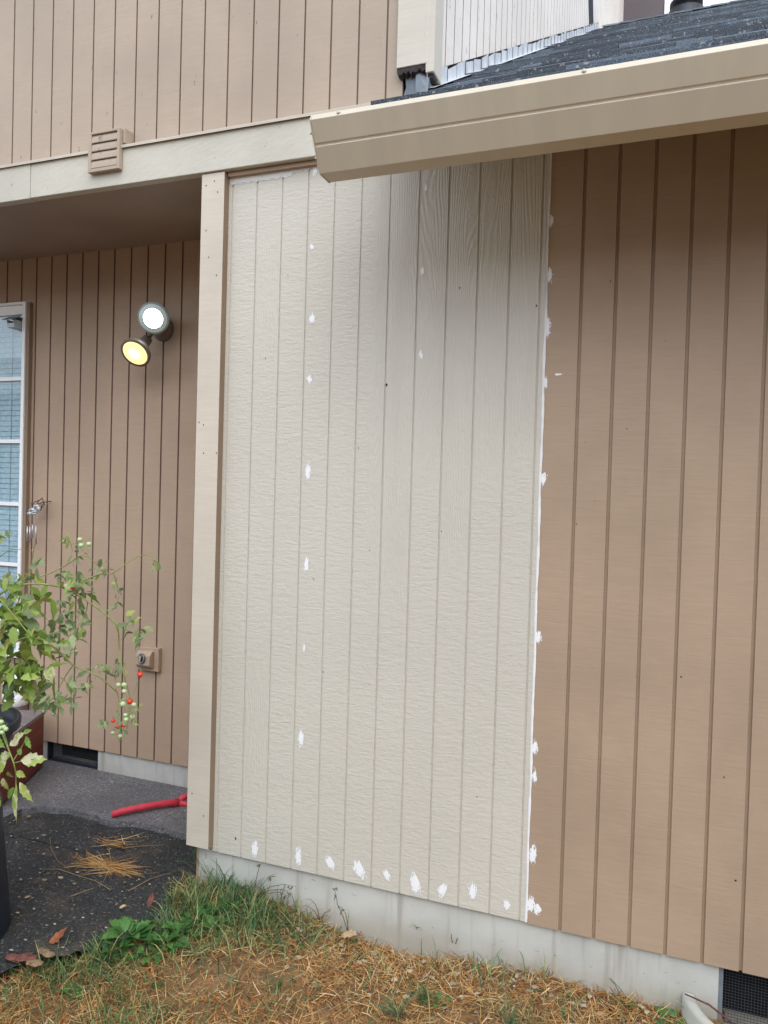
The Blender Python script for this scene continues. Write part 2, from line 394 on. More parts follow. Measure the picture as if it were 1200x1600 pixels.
def siding(mb, u0, u1, zb, zt, grooves, gw, gd, plane, mi=0, thick=.012, gmi=None):
    """a grooved sheet. plane = ('y', Y): faces -Y, u is X.  plane = ('x', X): faces +X, u is Y. zb/zt: number or function of u"""
    zb_ = zb if callable(zb) else (lambda u: zb); zt_ = zt if callable(zt) else (lambda u: zt)
    prof = [(u0, 0)]
    for g in sorted(grooves):
        if g-gw < u0 or g+gw > u1: continue
        j = rng.uniform(-.0007, .0007)
        prof += [(g-gw/2+j, 0), (g-gw/2+gw*.16+j, gd), (g+gw/2-gw*.16+j, gd), (g+gw/2+j, 0)]
    prof.append((u1, 0))
    def P(u, d, z): return (u, plane[1]+d, z) if plane[0] == 'y' else (plane[1]-d, u, z)
    thick = max(thick, gd+.004); n = len(prof)
    vs = [P(u, d, zb_(u)) for u, d in prof]+[P(u, d, zt_(u)) for u, d in prof]
    vs += [P(u, thick, zb_(u)) for u, d in prof]+[P(u, thick, zt_(u)) for u, d in prof]
    fs = []
    for i in range(n-1):
        fs.append((i, i+1, n+i+1, n+i)); fs.append((2*n+i+1, 2*n+i, 3*n+i, 3*n+i+1))
        fs.append((2*n+i, 2*n+i+1, i+1, i)); fs.append((n+i, n+i+1, 3*n+i+1, 3*n+i))
    fs += [(0, n, 3*n, 2*n), (n-1, 2*n+n-1, 3*n+n-1, n+n-1)]
    k0 = len(mb.f); mb.add(vs, fs, mi)
    if gmi is not None:      # groove shade painted into their faces, with grime on the side wall
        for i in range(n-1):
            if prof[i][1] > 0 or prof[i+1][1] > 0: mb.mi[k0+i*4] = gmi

# ================================================================== GROUND
def gz(x, y):
    """lawn height: a gentle bank against the footing, falling a little towards the viewer"""
    foot = np.interp(x, [-1, -.1, .22, .66, 1.1, 1.62, 2.2], [-.17, -.145, -.14, -.195, -.185, -.155, -.17])
    k = min(1, max(0, -y/.9))
    z = foot*(1-k)+(-.215)*k
    z += .010*math.sin(7*x+3*y)+.008*math.sin(13*y-5*x+1)+.006*math.sin(23*x+17*y)
    return z
ASPH = [onZ(*p, -.14) for p in ((322, 1318), (300, 1338), (285, 1375), (268, 1415), (232, 1446), (196, 1470), (150, 1482), (104, 1494), (60, 1500), (20, 1512), (-20, 1530))]
ASPH = [(p.x, p.y) for p in ASPH] + [(-.72, -.86), (-1.05, -1.25), (-1.5, -1.9), (-2.2, -2.8)]
ASPH[0] = (-.1, .02); ASPH[1] = (-.1, -.03)
def asph_edge_x(y):
    ys = [p[1] for p in ASPH][::-1]; xs = [p[0] for p in ASPH][::-1]
    return float(np.interp(y, ys, xs))
mb = MB()
xs = sorted(set([-250, -120, -60, -30, -15, -8, -5, -4] + [round(-3+i*.1, 3) for i in range(71)] + [5, 7, 10, 20, 40, 80, 160, 250]))
ys = sorted(set([-250, -120, -60, -30, -15, -8, -6, -5] + [round(-4+i*.1, 3) for i in range(42)] + [.3, .5, .8, 3, 10, 30, 80, 250]))
vs = []
for y in ys:
    for x in xs:
        near = -4 < x < 5 and -5 < y < .3
        z = gz(x, y) if near else -.215
        if y > .15: z = -.42
        if x < asph_edge_x(y)-.03 and -4.5 < y: z = min(z, -.42 if y > .15 else -.2)
        if 1.72 < x < 2.3 and y > -.2: z = -.36
        vs.append((x, y, z))
nx = len(xs)
fs = [(j*nx+i, j*nx+i+1, (j+1)*nx+i+1, (j+1)*nx+i) for j in range(len(ys)-1) for i in range(nx-1)]
mb.add(vs, fs, 0, True)
tag(obj('ground', mb, 'soil'), 'dry brown lawn soil in front of the house', kind='structure')

# dark asphalt and the paler aggregate slab in the porch recess
edge = [onZ(*p, -.113) for p in ((-60, 1300), (0, 1282), (30, 1266), (70, 1262), (105, 1266), (150, 1276), (176, 1284), (205, 1284), (240, 1289), (270, 1299), (300, 1312))]
edge = [(-6, .05), (-2.6, .0)] + [(p.x, p.y) for p in edge]
edge[-1] = (-.11, edge[-2][1]-.01)
fine = []
for (a, b) in zip(edge[:-1], edge[1:]):
    k = max(1, int(math.hypot(b[0]-a[0], b[1]-a[1])/.03))
    for i in range(k):
        t = i/k; fine.append((a[0]+(b[0]-a[0])*t+rng.uniform(-.006, .006), a[1]+(b[1]-a[1])*t+rng.uniform(-.010, .010)))
fine.append(edge[-1])
mb = MB(); n = len(fine)
vs = [(x, y, -.109) for x, y in fine]+[(x, .76, -.105) for x, y in fine]+[(x, y, -.16) for x, y in fine]
mb.add(vs, [(i, i+1, n+i+1, n+i) for i in range(n-1)]+[(2*n+i, 2*n+i+1, i+1, i) for i in range(n-1)], 0)
tag(obj('pavement', mb, 'aggregate'), 'grey exposed aggregate slab in the porch recess', kind='structure')
mb = MB(); n = len(ASPH)
aed = []
for (a, b) in zip(ASPH[:-1], ASPH[1:]):
    k = max(1, int(math.hypot(b[0]-a[0], b[1]-a[1])/.025))
    for i in range(k):
        t = i/k; aed.append((a[0]+(b[0]-a[0])*t+rng.uniform(-.008, .008), a[1]+(b[1]-a[1])*t+rng.uniform(-.008, .008)))
aed.append(ASPH[-1]); n = len(aed); cols = 14
vs = []
for (x, y) in aed:
    for c in range(cols+1):
        t = (c/cols)**2; X = x+(-6-x)*t
        vs.append((X, y, -.132+.004*math.sin(9*X+5*y)+.003*math.sin(17*y-8*X) - (.006 if c == 0 else 0)))
W = cols+1
fs = [(i*W+c, i*W+c+1, (i+1)*W+c+1, (i+1)*W+c) for i in range(n-1) for c in range(cols)]
# strip from the first row up under the slab
vs2 = [(-.1, .02, -.134), (-6, .02, -.134), (-6, .5, -.134), (-.1, .5, -.134)]
mb.add(vs, fs, 0); mb.add(vs2, [(0, 3, 2, 1)], 0)
tag(obj('path', mb, 'asphalt'), 'dark worn asphalt path beside the porch', kind='structure')

# ================================================================== HOUSE
H = thing('house', 'two storey timber clad house in tan and brown with one pale unpainted siding panel', 'house', (0, 0, -.2))
LW = .68                                   # the porch recess's back wall
RZ0, RS = 2.648, .613                      # lower roof: z = RZ0 + RS*y
XS = .725                                  # plane of the upper storey's side wall
def roofz(y): return RZ0+RS*y

# -- new pale panel
mb = MB()
siding(mb, -.02, 1.131, 0.0, 2.472, [k*G for k in range(0, 11)]+[1.113], .0065, .0042, ('y', 0))
for px, py, r in ((604, 601, .004), (838, 478, .0035), (718, 450, .003), (450, 430, .002), (490, 905, .002), (368, 1310, .004), (560, 700, .002), (745, 1245, .002), (505, 1050, .0022), (690, 830, .002), (415, 560, .0018), (577, 860, .0018)):
    p = onY(px, py, -.0006); k = 7
    mb.add([(p.x+r*math.cos(2*math.pi*i/k)*rng.uniform(.5, 1), -.0006, p.z+r*1.5*math.sin(2*math.pi*i/k)*rng.uniform(.6, 1.1)) for i in range(k)], [tuple(range(k))], 1)
PN = tag(obj('siding_panel', mb, ['panel', 'speck'], H), 'pale primed rough-sawn siding panel dabbed with white filler')
# white filler dabs
def dab(parent, px, py, w, h, Y, seed, lean=0):
    r = random.Random(seed); mb = MB(); c = onY(px, py, Y); t = (c-CAM).dot(FW)/F
    W, Hh = w*t*.72, h*t*.66; k = 18; pts = []
    for j in range(k):
        a = 2*math.pi*j/k; rr = 1+.16*math.sin(2*a+seed)+.12*math.sin(3*a+2*seed)+r.uniform(-.05, .05); zz = Hh*1.1*math.sin(a)*rr
        pts.append((c.x+W*math.cos(a)*rr+lean*zz, Y-.0007, c.z+zz))
    mb.add(pts+[(c.x, Y-.0012, c.z)], [(j, (j+1) % k, k) for j in range(k)], 0, True)
    return obj('filler_dab', mb, 'dab', parent)
sd_ = 0
for px, py, w, h, ln in ((487, 386, 6, 8, 0), (488, 498, 9, 15, 0), (484, 592, 7, 13, 0), (481, 738, 9, 24, .1), (479, 883, 7, 22, .1), (475, 1012, 4, 12, 0), (470, 1152, 8, 24, -.15),
        (660, 425, 6, 13, 0), (658, 554, 6, 13, .2), (665, 293, 5, 10, 0), (492, 267, 7, 14, .3),
        (398, 1327, 10, 22, .1), (466, 1337, 9, 26, -.2), (516, 1348, 9, 24, -.6), (561, 1358, 13, 28, -.5), (604, 1367, 9, 16, -.4), (649, 1382, 14, 28, -.3), (691, 1391, 12, 20, .4), (739, 1392, 11, 22, -.2), (791, 1414, 9, 14, 0)):
    sd_ += 1; dab(PN, px, py, w, h, -.0002, sd_, ln)
# top caulk smear and the caulk line down the joint
mb = MB(); k = 60; vs = []
for i in range(k):
    x = -.012+i/(k-1)*.5; th = .010+.010*abs(math.sin(i*.9)+.5*math.sin(i*2.3))*.6
    vs += [(x, -.0012, 2.466), (x, -.0012, 2.452-th-.014*(i < 30))]
mb.add(vs, [(2*i, 2*i+1, 2*i+3, 2*i+2) for i in range(k-1)], 0)
obj('caulk_smear', mb, 'caulk_grey', PN)
mb = MB(); k = 140; vs = []
for i in range(k):
    z = .0+i/(k-1)*2.42; wd = .0036+.0006*math.sin(i*.7)+rng.uniform(-.0006, .0006)
    if z > 1.9: wd *= .6
    xm = 1.1335+.0008*math.sin(i*.3)
    vs += [(xm-wd, -.0004, z), (xm, -.0034, z), (xm+wd, .0006, z)]
mb.add(vs, [(3*i+c, 3*i+c+1, 3*i+c+4, 3*i+c+3) for i in range(k-1) for c in (0, 1)], 0, True)
obj('caulk_line', mb, 'caulk', PN)

# -- brown garage wall to the right
mb = MB()
B0 = 1.2375
siding(mb, 1.133, 4.6, -.005, lambda u: 2.62, [B0+k*G for k in range(34)], .0105, .0085, ('y', .002), thick=.03)
for _ in range(11):
    x, z, r = rng.uniform(1.15, 1.8), rng.uniform(.05, 2.0), rng.uniform(.0012, .003)
    mb.add([(x+r*math.cos(2*math.pi*i/6), .0012, z+r*math.sin(2*math.pi*i/6)) for i in range(6)], [tuple(range(6))], 1)
BW = tag(obj('siding_wall', mb, ['tan_new', 'speck'], H), 'tan painted grooved wall right of the pale panel')
for px, py, w, h, ln in ((861, 345, 6, 20, 0), (859, 430, 8, 20, 0), (855, 512, 9, 26, .1), (853, 598, 6, 14, 0), (849, 748, 8, 16, .2), (872, 585, 10, 3, .5), (841, 996, 8, 18, 0), (838, 955, 3, 14, 0),
        (836, 1168, 8, 18, 0), (835, 1213, 8, 18, -.2), (833, 1334, 10, 26, 0), (829, 1412, 10, 26, 0), (839, 1421, 9, 18, -.2)):
    sd_ += 1; dab(BW, px, py, w, h, .0018, sd_, ln)

# -- upper storey front
mb = MB()
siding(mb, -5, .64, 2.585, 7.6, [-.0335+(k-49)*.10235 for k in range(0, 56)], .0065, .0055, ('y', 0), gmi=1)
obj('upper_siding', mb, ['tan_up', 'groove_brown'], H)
# -- recess back wall, ceiling, its far side
mb = MB()
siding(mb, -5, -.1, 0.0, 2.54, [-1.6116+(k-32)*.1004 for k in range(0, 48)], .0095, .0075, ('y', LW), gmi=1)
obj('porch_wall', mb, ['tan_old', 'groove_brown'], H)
mb = MB(); mb.box((-5, -.012, 2.502), (-.06, .70, 2.55)); obj('porch_ceiling', mb, 'ceiling', H)
mb = MB(); mb.box((-.1, .02, -.2), (-.06, .70, 2.5)); obj('porch_side_wall', mb, 'tan_old', H)
# -- band board with drip strip
mb = MB(); mb.box((-5, -.042, 2.462), (-.915, -.0035, 2.600)); mb.box((-.9135, -.040, 2.464), (.66, -.0035, 2.600))
BD = obj('band_board', mb, 'band', H, bevel=.0025)
mb = MB(); mb.box((-5, -.050, 2.602), (.64, -.0015, 2.607)); mb.box((-5, -.050, 2.597), (.64, -.0475, 2.6015)); obj('drip_strip', mb, 'post', BD)
# brown strip added where only the shadow gap under the band shows
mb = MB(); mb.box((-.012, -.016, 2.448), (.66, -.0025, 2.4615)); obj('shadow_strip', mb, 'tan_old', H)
# -- corner post
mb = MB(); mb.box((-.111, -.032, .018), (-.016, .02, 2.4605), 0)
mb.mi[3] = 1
for px, py in ((322, 360), (326, 402), (338, 430), (318, 664), (338, 708), (318, 708), (300, 1240), (318, 1275), (311, 660), (340, 300), (322, 290), (335, 283)):
    p = onY(px, py, -.0326); r = .0024
    mb.add([(p.x+r*math.cos(i), -.0326, p.z+r*1.4*math.sin(i)) for i in (0, 1, 2.2, 3.3, 4.4, 5.4)], [(0, 1, 2, 3, 4, 5)], 2)
obj('corner_post', mb, ['post', 'post_side', 'speck'], H)
# -- louvred vent across the band
V = MB(); x0, x1, z0, z1 = -.607, -.460, 2.516, 2.668
V.box((x0, -.062, z0), (x0+.014, -.0425, z1)); V.box((x1-.012, -.062, z0), (x1, -.0425, z1))
V.box((x0+.014, -.062, z0), (x1-.012, -.0425, z0+.013)); V.box((x0+.014, -.062, z1-.010), (x1-.012, -.0425, z1))
V.box((x1+.0005, -.045, z1-.052), (x1+.012, -.0005, z1+.004)); V.box((x0+.001, -.0425, 2.61), (x1-.001, -.001, z1-.001))
VT = obj('wall_vent', V, 'tan_up', H, bevel=.002)
mb = MB(); hgt = (z1-z0-.025)/4
for k in range(4):
    zb = z0+.0135+k*hgt
    prof = [(-.0480, zb+hgt*1.04), (-.0545, zb+hgt*.985), (-.0590, zb+hgt*.6), (-.0605, zb+.0035), (-.0590, zb+.001), (-.0545, zb+hgt*.5), (-.0435, zb+hgt*.85)]
    mb.prism(prof, 'x', x0+.0145, x1-.0125)
obj('louvre', mb, 'tan_up', VT)
# -- foundation with its openings
mb = MB()
mb.box((-.085, .014, -.5), (1.690, .12, .03)); mb.box((2.05, .014, -.5), (4.6, .12, .03)); mb.box((1.690, .014, -.5), (2.05, .12, -.19))
FD = obj('foundation', mb, 'concrete', H)
mb = MB(); mb.box((-1.159, LW+.012, -.3), (-.085, LW+.12, .02)); mb.box((-5, LW+.012, -.3), (-1.495, LW+.12, .02)); mb.box((-1.495, LW+.012, -.3), (-1.159, LW+.12, -.108))
FD2 = obj('porch_foundation', mb, 'concrete', H)
def screen(x0, x1, z0, z1, Y, parent, frame):
    mb = MB(); fw = .012
    mb.box((x0, Y, z0), (x0+fw, Y+.03, z1)); mb.box((x1-fw, Y, z0), (x1, Y+.03, z1)); mb.box((x0+fw, Y, z0), (x1-fw, Y+.03, z0+.006))
    o = obj('crawlspace_vent', mb, frame, parent)
    mb = MB(); st = .0085
    for i in range(1, int((x1-x0-2*fw)/st)): mb.box((x0+fw+i*st, Y+.018, z0+.006), (x0+fw+i*st+.0011, Y+.0191, z1))
    for i in range(1, int((z1-z0)/st)): mb.box((x0+fw, Y+.0195, z0+i*st), (x1-fw, Y+.0206, z0+i*st+.0011))
    obj('mesh_screen', mb, 'screen', o)
    mb = MB(); mb.box((x0-.02, Y+.2, z0-.1), (x1+.02, Y+.21, z1+.05)); mb.box((x0-.02, Y+.1, z1+.021), (x1+.02, Y+.2, z1+.03)); mb.box((x0-.02, Y+.1, z0-.02), (x1+.02, Y+.2, z0-.012)); obj('void', mb, 'dark', o)
screen(1.6905, 2.0495, -.1895, .0, .02, FD, 'grey_frame')
screen(-1.4945, -1.1595, -.1075, .0, LW+.018, FD2, 'black_plastic')
# window well of curved pale wall
mb = MB(); n = 24; inn, out, top = [], [], []
def wellp(a, r): return (2.010+(.380+r)*math.copysign(abs(math.cos(a))**1.25, math.cos(a)), .010-(.26+r)*abs(math.sin(a))**1.1)
vs = []
for i in range(n+1):
    a = math.pi*(1-i/n)
    for r, z in ((.0, -.40), (.0, -.114), (.008, -.106), (.030, -.106), (.036, -.114), (.036, -.40)):
        x, y = wellp(a, r); vs.append((x, y, z))
mb.add(vs, [(i*6+k, i*6+k+1, (i+1)*6+k+1, (i+1)*6+k) for i in range(n) for k in range(5)], 0, True)
tag(obj('window_well', mb, 'well', origin=(1.995, 0, -.2)), 'pale curved window well wall around the foundation vent', 'window well')

# -- upper storey side wall, corner board, far wall
mb = MB()
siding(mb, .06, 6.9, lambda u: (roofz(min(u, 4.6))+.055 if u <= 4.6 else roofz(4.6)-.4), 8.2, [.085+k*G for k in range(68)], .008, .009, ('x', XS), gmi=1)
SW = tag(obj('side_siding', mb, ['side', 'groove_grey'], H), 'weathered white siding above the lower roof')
mb = MB(); p0, p1 = (XS, 4.1, roofz(4.1)+.1), (XS, 3.25, 8.0)
mb.tube([(XS+.012, 3.95, roofz(3.95)+.06), (XS+.012, 3.6, 5.75), (XS+.012, 2.6, 8.0)], .022, 6)
tag(obj('cable', mb, 'bluegrey', SW), 'dark cable running down the white side wall')
mb = MB(); cb = 2.715
mb.box((.627, -.028, cb), (.733, -.0015, 8.2)); mb.box((XS+.0025, -.0275, cb-.03), (.7555, .0600, 8.2))
tag(obj('corner_board', mb, ['corner'], H, bevel=.002), 'peeling white corner board with a rotten lower end')
mb = MB(); mb.box((XS, 6.9, 3), (1.17, 6.95, 9)); mb.box((XS-.02, 6.96, 3), (1.225, 7.3, 9)); obj('far_wall', mb, 'dark_wall', H)
mb = MB(); mb.box((1.172, 6.88, 3), (1.235, 6.957, 9)); obj('far_trim', mb, 'white', H)
# rotten end and the flashing patch
mb = MB()
pts = [(x, cb-.004-abs(math.sin(i*1.9))*.010-rng.uniform(0, .010)) for i, x in enumerate(np.linspace(.629, .731, 14))]
vs = [(x, -.024, cb+.012) for x, z in pts]+[(x, -.026, z-.004) for x, z in pts]
vs += [(x, -.002, cb+.012) for x, z in pts]+[(x, -.004, z-.012) for x, z in pts]
n = 14
mb.add(vs, [(i, n+i, n+i+1, i+1) for i in range(n-1)]+[(n+i, 3*n+i, 3*n+i+1, n+i+1) for i in range(n-1)], 0)
mb.box((.712, -.018, cb-.044), (.75, .03, cb-.031))
obj('rotten_end', mb, 'rot', H)
mb = MB(); mb.add([(.650, -.005, cb-.005), (.735, -.005, cb-.005), (.745, -.02, 2.615), (.640, -.012, 2.60), (.655, -.006, 2.66)], [(0, 4, 3, 2, 1)], 0)
mb.add([(.690, -.012, cb-.01), (.738, -.014, cb-.035), (.745, -.05, 2.61), (.70, -.04, 2.62)], [(0, 3, 2, 1)], 0)
obj('corner_flashing', mb, 'bluegrey', H)

# -- lower roof: deck, stepped shingles, ridge
EY = -.468; RX0, RX1 = XS+.012, 4.7
mb = MB()
dk = .10
mb.prism([(EY, roofz(EY)-.012), (4.6, roofz(4.6)-.012), (9.6, roofz(4.6)-.012-5*RS), (9.6, roofz(4.6)-.3-5*RS), (4.6, roofz(4.6)-.2), (EY, roofz(EY)-.05)], 'x', RX0+.001, RX1)
mb.prism([(EY, roofz(EY)-.012), (-.055, roofz(-.055)-.012), (-.055, roofz(-.055)-.06), (EY, roofz(EY)-.05)], 'x', .70, RX0)
RF = obj('roof', mb, 'neigh', H)
mb = MB(); sl = math.sqrt(1+RS*RS); ex = .132/sl; y = EY-.025; r2 = random.Random(3)
rowi = 0
while y < 4.6:
    y1 = min(y+ex*1.35, 4.62); x = (.64 if y < -.10 else XS+.009)
    while x < RX1:
        wd = r2.uniform(.10, .34) if rowi else 1.0
        x2 = min(x+wd, RX1); th = r2.choice([.006, .010, .017]) if rowi else .010
        dy = r2.uniform(-.006, .006)
        ya, yb = y+dy, y1
        if ya < -.06 < yb and x < RX0: yb = -.058
        def zt(yy): return roofz(yy)
        base = -.010
        zf = roofz(ya)+base+th; zbk = roofz(yb)+base+.001
        vs = [(x+.001, ya, zf-.008-th*.3), (x2-.001, ya, zf-.008-th*.3), (x2-.001, ya, zf), (x+.001, ya, zf), (x+.001, yb, zbk), (x2-.001, yb, zbk), (x+.001, yb, zbk-.008), (x2-.001, yb, zbk-.008)]
        mb.add(vs, [(0, 1, 2, 3), (3, 2, 5, 4), (0, 3, 4, 6), (1, 7, 5, 2), (6, 7, 1, 0)], 0)
        x = x2
    y += ex; rowi += 1
for k in range(28):                       # ridge caps
    x = RX0+.02+k*.145
    mb.add([(x, 4.48, roofz(4.48)+.012), (x+.19, 4.48, roofz(4.48)+.006), (x+.19, 4.6, roofz(4.6)+.016), (x, 4.6, roofz(4.6)+.024), (x, 4.72, roofz(4.48)+.012), (x+.19, 4.72, roofz(4.48)+.006)], [(0, 1, 2, 3), (3, 2, 5, 4)], 0)
obj('shingles', mb, 'shingle', RF)
# step flashing up the side wall
mb = MB(); yy = -.03; r2 = random.Random(5)
while yy < 4.45:
    l = ex*1.02; h1, h2 = r2.uniform(.042, .058), r2.uniform(.042, .058); xx = XS+.006+r2.uniform(0, .0012)
    a, b = yy, yy+l
    vs = [(xx+.0014, a, roofz(a)+.002), (xx-.0010, b, roofz(b)+.002), (xx-.0010, b, roofz(b)+h2), (xx+.0014, a, roofz(a)+h1), (xx+.03, a, roofz(a)+.002), (xx+.03, b, roofz(b)+.002)]
    mb.add(vs, [(0, 1, 2, 3), (0, 4, 5, 1)], 0); yy += ex
obj('step_flashing', mb, 'metal', RF)
# roof vent near the ridge
c = onY(1072, 17, 4.75); mb = MB()
mb.lathe([(.15, -.35), (.15, .0), (.10, .03), (.10, .05), (.135, .055), (.135, .085), (.02, .12)], (c.x, c.y, c.z-.02), (0, 0, 1), 20)
obj('roof_vent', mb, 'black_plastic', H)
# -- gutter
mb = MB(); gx0, gx1 = .600, 4.7
outer = [(-.5640, 2.3170), (-.5722, 2.3010), (-.5455, 2.2515), (-.5410, 2.2490), (-.5395, 2.2455), (-.5425, 2.2425), (-.5065, 2.1870), (-.4460, 2.1865), (-.4400, 2.325)]
inner = [(-.4425, 2.325), (-.4480, 2.1890), (-.5050, 2.1892), (-.5400, 2.2425), (-.5370, 2.2455), (-.5390, 2.2505), (-.5700, 2.3010), (-.5625, 2.3155)]
mb.prism(outer+inner, 'x', gx0+.002, gx1)
mb.prism([(-.5640, 2.3180), (-.5740, 2.3010), (-.5470, 2.2510), (-.5075, 2.1853), (-.4440, 2.1848), (-.4385, 2.326)], 'x', gx0-.002, gx0+.0015)
GT = obj('gutter', mb, 'gutter', H, bevel=.0008)
mb = MB()
for px, py in ((530, 178), (913, 113)):
    p = onY(px, py, -.5655); mb = MB(); mb.lathe([(.0055, 0), (.0055, .003), (.004, .005), (0, .006)], (p.x, -.5675, 2.3090), (0, -.88, .47), 10); obj('gutter_screw', mb, 'gutter', GT)
for yy, zz in ((-.560, 2.272), (-.512, 2.205), (-.528, 2.22)):
    mb = MB(); mb.lathe([(.004, 0), (.003, .003), (0, .004)], (gx0-.002, yy, zz), (-1, 0, 0), 8); obj('gutter_screw', mb, 'gutter', GT)
mb = MB(); mb.box((.90, -.437, 2.20), (4.7, -.418, 2.345)); obj('fascia', mb, 'neigh', H)
mb = MB(); mb.prism([(-.437, 2.338), (.0, 2.612), (0, 2.622), (-.437, 2.349)], 'x', .90, 4.7); obj('eave_boards', mb, 'neigh', H)
# -- hidden shell that keeps daylight out of the rooms
mb = MB(); mb.box((-5, .03, 2.56), (XS-.02, 7.2, 8.2)); mb.box((XS-.1, .04, 0), (4.6, .06, 2.55)); mb.box((-5.05, LW+.3, -.3), (4.6, LW+.35, 2.55)); mb.box((4.6, -.0, -.5), (4.66, 7, 2.6)); mb.box((-5.06, 0, -.3), (-5, 1, 2.56))
obj('hidden_shell', mb, 'dark_wall', H)

# -- window in the recess wall
W = MB(); wx1, wx0, wz0, wz1 = -1.652, -2.75, .42, 2.272; Yw = LW-.032; fw = .030
W.box((wx1-.020, Yw, wz0), (wx1, LW-.001, wz1)); W.box((wx0, Yw, wz0), (wx0+.020, LW-.001, wz1))
W.box((wx0+.02, Yw, wz1-.013), (wx1-.02, LW-.001, wz1)); W.box((wx0+.02, Yw, wz0), (wx1-.02, LW-.001, wz0+.03))
W.box((wx0+.02, Yw+.012, wz1-.062), (wx1-.021, LW-.003, wz1-.014)); W.box((-2.23, Yw+.008, wz0+.03), (-2.19, LW-.002, wz1-.063))
WN = obj('window', W, 'white', H, bevel=.0015)
mb = MB()
for zc in (1.878, 1.551, 1.223, .905, .60): mb.box((wx0+.02, Yw+.014, zc-.0095), (wx1-.0205, Yw+.024, zc+.0095))
obj('muntin', mb, 'white', WN)
mb = MB(); mb.add([(wx0+.02, LW-.006, wz0+.03), (wx1-.02, LW-.006, wz0+.03), (wx1-.02, LW-.006, wz1-.062), (wx0+.02, LW-.006, wz1-.062)], [(0, 1, 2, 3)]); obj('pane', mb, 'glass', WN)
mb = MB(); z = wz0+.03
while z < wz1-.07:
    mb.add([(wx0+.02, LW-.0048, z), (wx1-.022, LW-.0048, z), (wx1-.022, LW-.0012, z+.0272), (wx0+.02, LW-.0012, z+.0272)], [(0, 1, 2, 3)], 0); z += .0275
mb.box((-1.762, LW-.0056, wz0+.03), (-1.759, LW-.0050, wz1-.07), 1)
obj('blind', mb, ['blind', 'grey_frame'], WN)
mb = MB(); mb.box((wx1+.0005, LW-.024, wz0-.02), (wx1+.022, LW-.0005, wz1-.002)); obj('casing', mb, 'post_side', WN)
# -- small vent hood on a block
q = MB(); x0, x1, z0, z1 = -.892, -.776, .441, .556
q.box((x0, LW-.026, z0), (x1, LW-.0005, z1))
VH = tag(obj('vent_hood', q, 'tan_old', H, bevel=.003), 'brown dryer vent hood on a square block')
mb = MB(); mb.prism([(LW-.027, z0+.018), (LW-.046, z0+.020), (LW-.060, z0+.034), (LW-.058, z1-.035), (LW-.042, z1-.018), (LW-.027, z1-.014)], 'x', x0+.008, x1-.026)
obj('hood', mb, 'tan_old', VH, bevel=.003)
mb = MB(); mb.lathe([(.024, 0), (.024, .010), (.019, .010), (.019, .002), (0, .001)], (x0+.045, LW-.056, z0+.066), (-.3, -1, .12), 20)
mb.lathe([(.0185, .004), (.0, .0045)], (x0+.045, LW-.056, z0+.066), (-.3, -1, .12), 20, 1)
obj('flap', mb, ['grey_frame', 'dark'], VH)

# ================================================================== FLOODLIGHT
fc = onY(252, 514, LW-.02)
FL = thing('floodlight', 'twin floodlight on the porch wall with one white and one warm lamp lit', 'light', (fc.x, LW, fc.z))
mb = MB(); mb.lathe([(.056, 0), (.056, .012), (.046, .026), (.03, .032), (0, .033)], (fc.x, LW-.0005, fc.z), (0, -1, 0), 28)
mb.lathe([(.02, .02), (.02, .07), (.014, .075)], (fc.x, LW, fc.z), (0, -1, 0), 16)
obj('mounting_plate', mb, 'bronze', FL)
def lamp(px, py, t, aim, rad, lens, label, joint):
    c = at(px, py, t); ax = Vector(aim).normalized()
    mb = MB(); mb.lathe([(.020, -.125), (.024, -.120), (.026, -.075), (.034, -.062), (rad*.82, -.030), (rad, -.012), (rad+.003, 0), (rad+.002, .006), (rad-.006, .006)], c, ax, 32)
    mb.tube([joint, c-ax*.115], .012, 10)
    o = tag(obj('lamp', mb, 'bronze' if 'warm' in label else 'ring', FL), label)
    mb = MB(); rl = rad-.006 if 'warm' in label else rad-.0165; prof = [(rl, .003)]+[((rl-.003)*math.cos(a), .004+.012*math.sin(a)) for a in (.35, .7, 1.05, 1.35)]+[(0.0005, .0163)]
    mb.lathe(prof, c, ax, 32)
    obj('lens', mb, lens, o, origin=c)
    if 'warm' not in label:
        mb = MB(); mb.lathe([(rad-.0165, .0035), (rad-.0165, .0075), (rad-.006, .0095)], c, ax, 32); obj('rim', mb, 'glowrim', o)
    return o
j = Vector((fc.x, LW-.065, fc.z))
t1 = (Vector((fc.x, .53, fc.z))-CAM).dot(FW)
lamp(240, 497, t1-.03, (CAM-at(240, 497, t1)).normalized()+Vector((-.28, 0, -.10)), .070, 'led', 'white lit lamp', j)
lamp(212, 551, t1-.02, (CAM-at(212, 551, t1)).normalized()+Vector((-.55, 0, -.50)), .069, 'warm', 'warm yellow lit lamp', j)

# ================================================================== WIND CHIME, FEEDER
p = onY(50, 800, LW-.06)
WC = thing('wind_chime', 'small wind chime with pale pewter top and metal tubes beside the window', 'wind chime', (p.x, LW-.03, p.z+.06))
def yp(px, py, Y=LW-.06): return onY(px, py, Y)
mb = MB(); r2 = random.Random(2)
for pts in ([(55, 792), (60, 783), (66, 778), (68, 784), (58, 790)], [(58, 790), (66, 785), (70, 788), (62, 795)], [(50, 790), (55, 784), (62, 781)], [(56, 795), (64, 792), (69, 786), (66, 780)], [(48, 785), (50, 791), (56, 793)], [(60, 786), (67, 790), (63, 798)]):
    mb.tube([yp(a, b, LW-.06+r2.uniform(-.02, .03)) for a, b in pts], .0022, 5)
a_ = yp(63, 786); mb.tube([a_, (a_.x+.01, LW-.001, a_.z+.01)], .0025, 5)
obj('bracket', mb, 'wire', WC)
mb = MB()
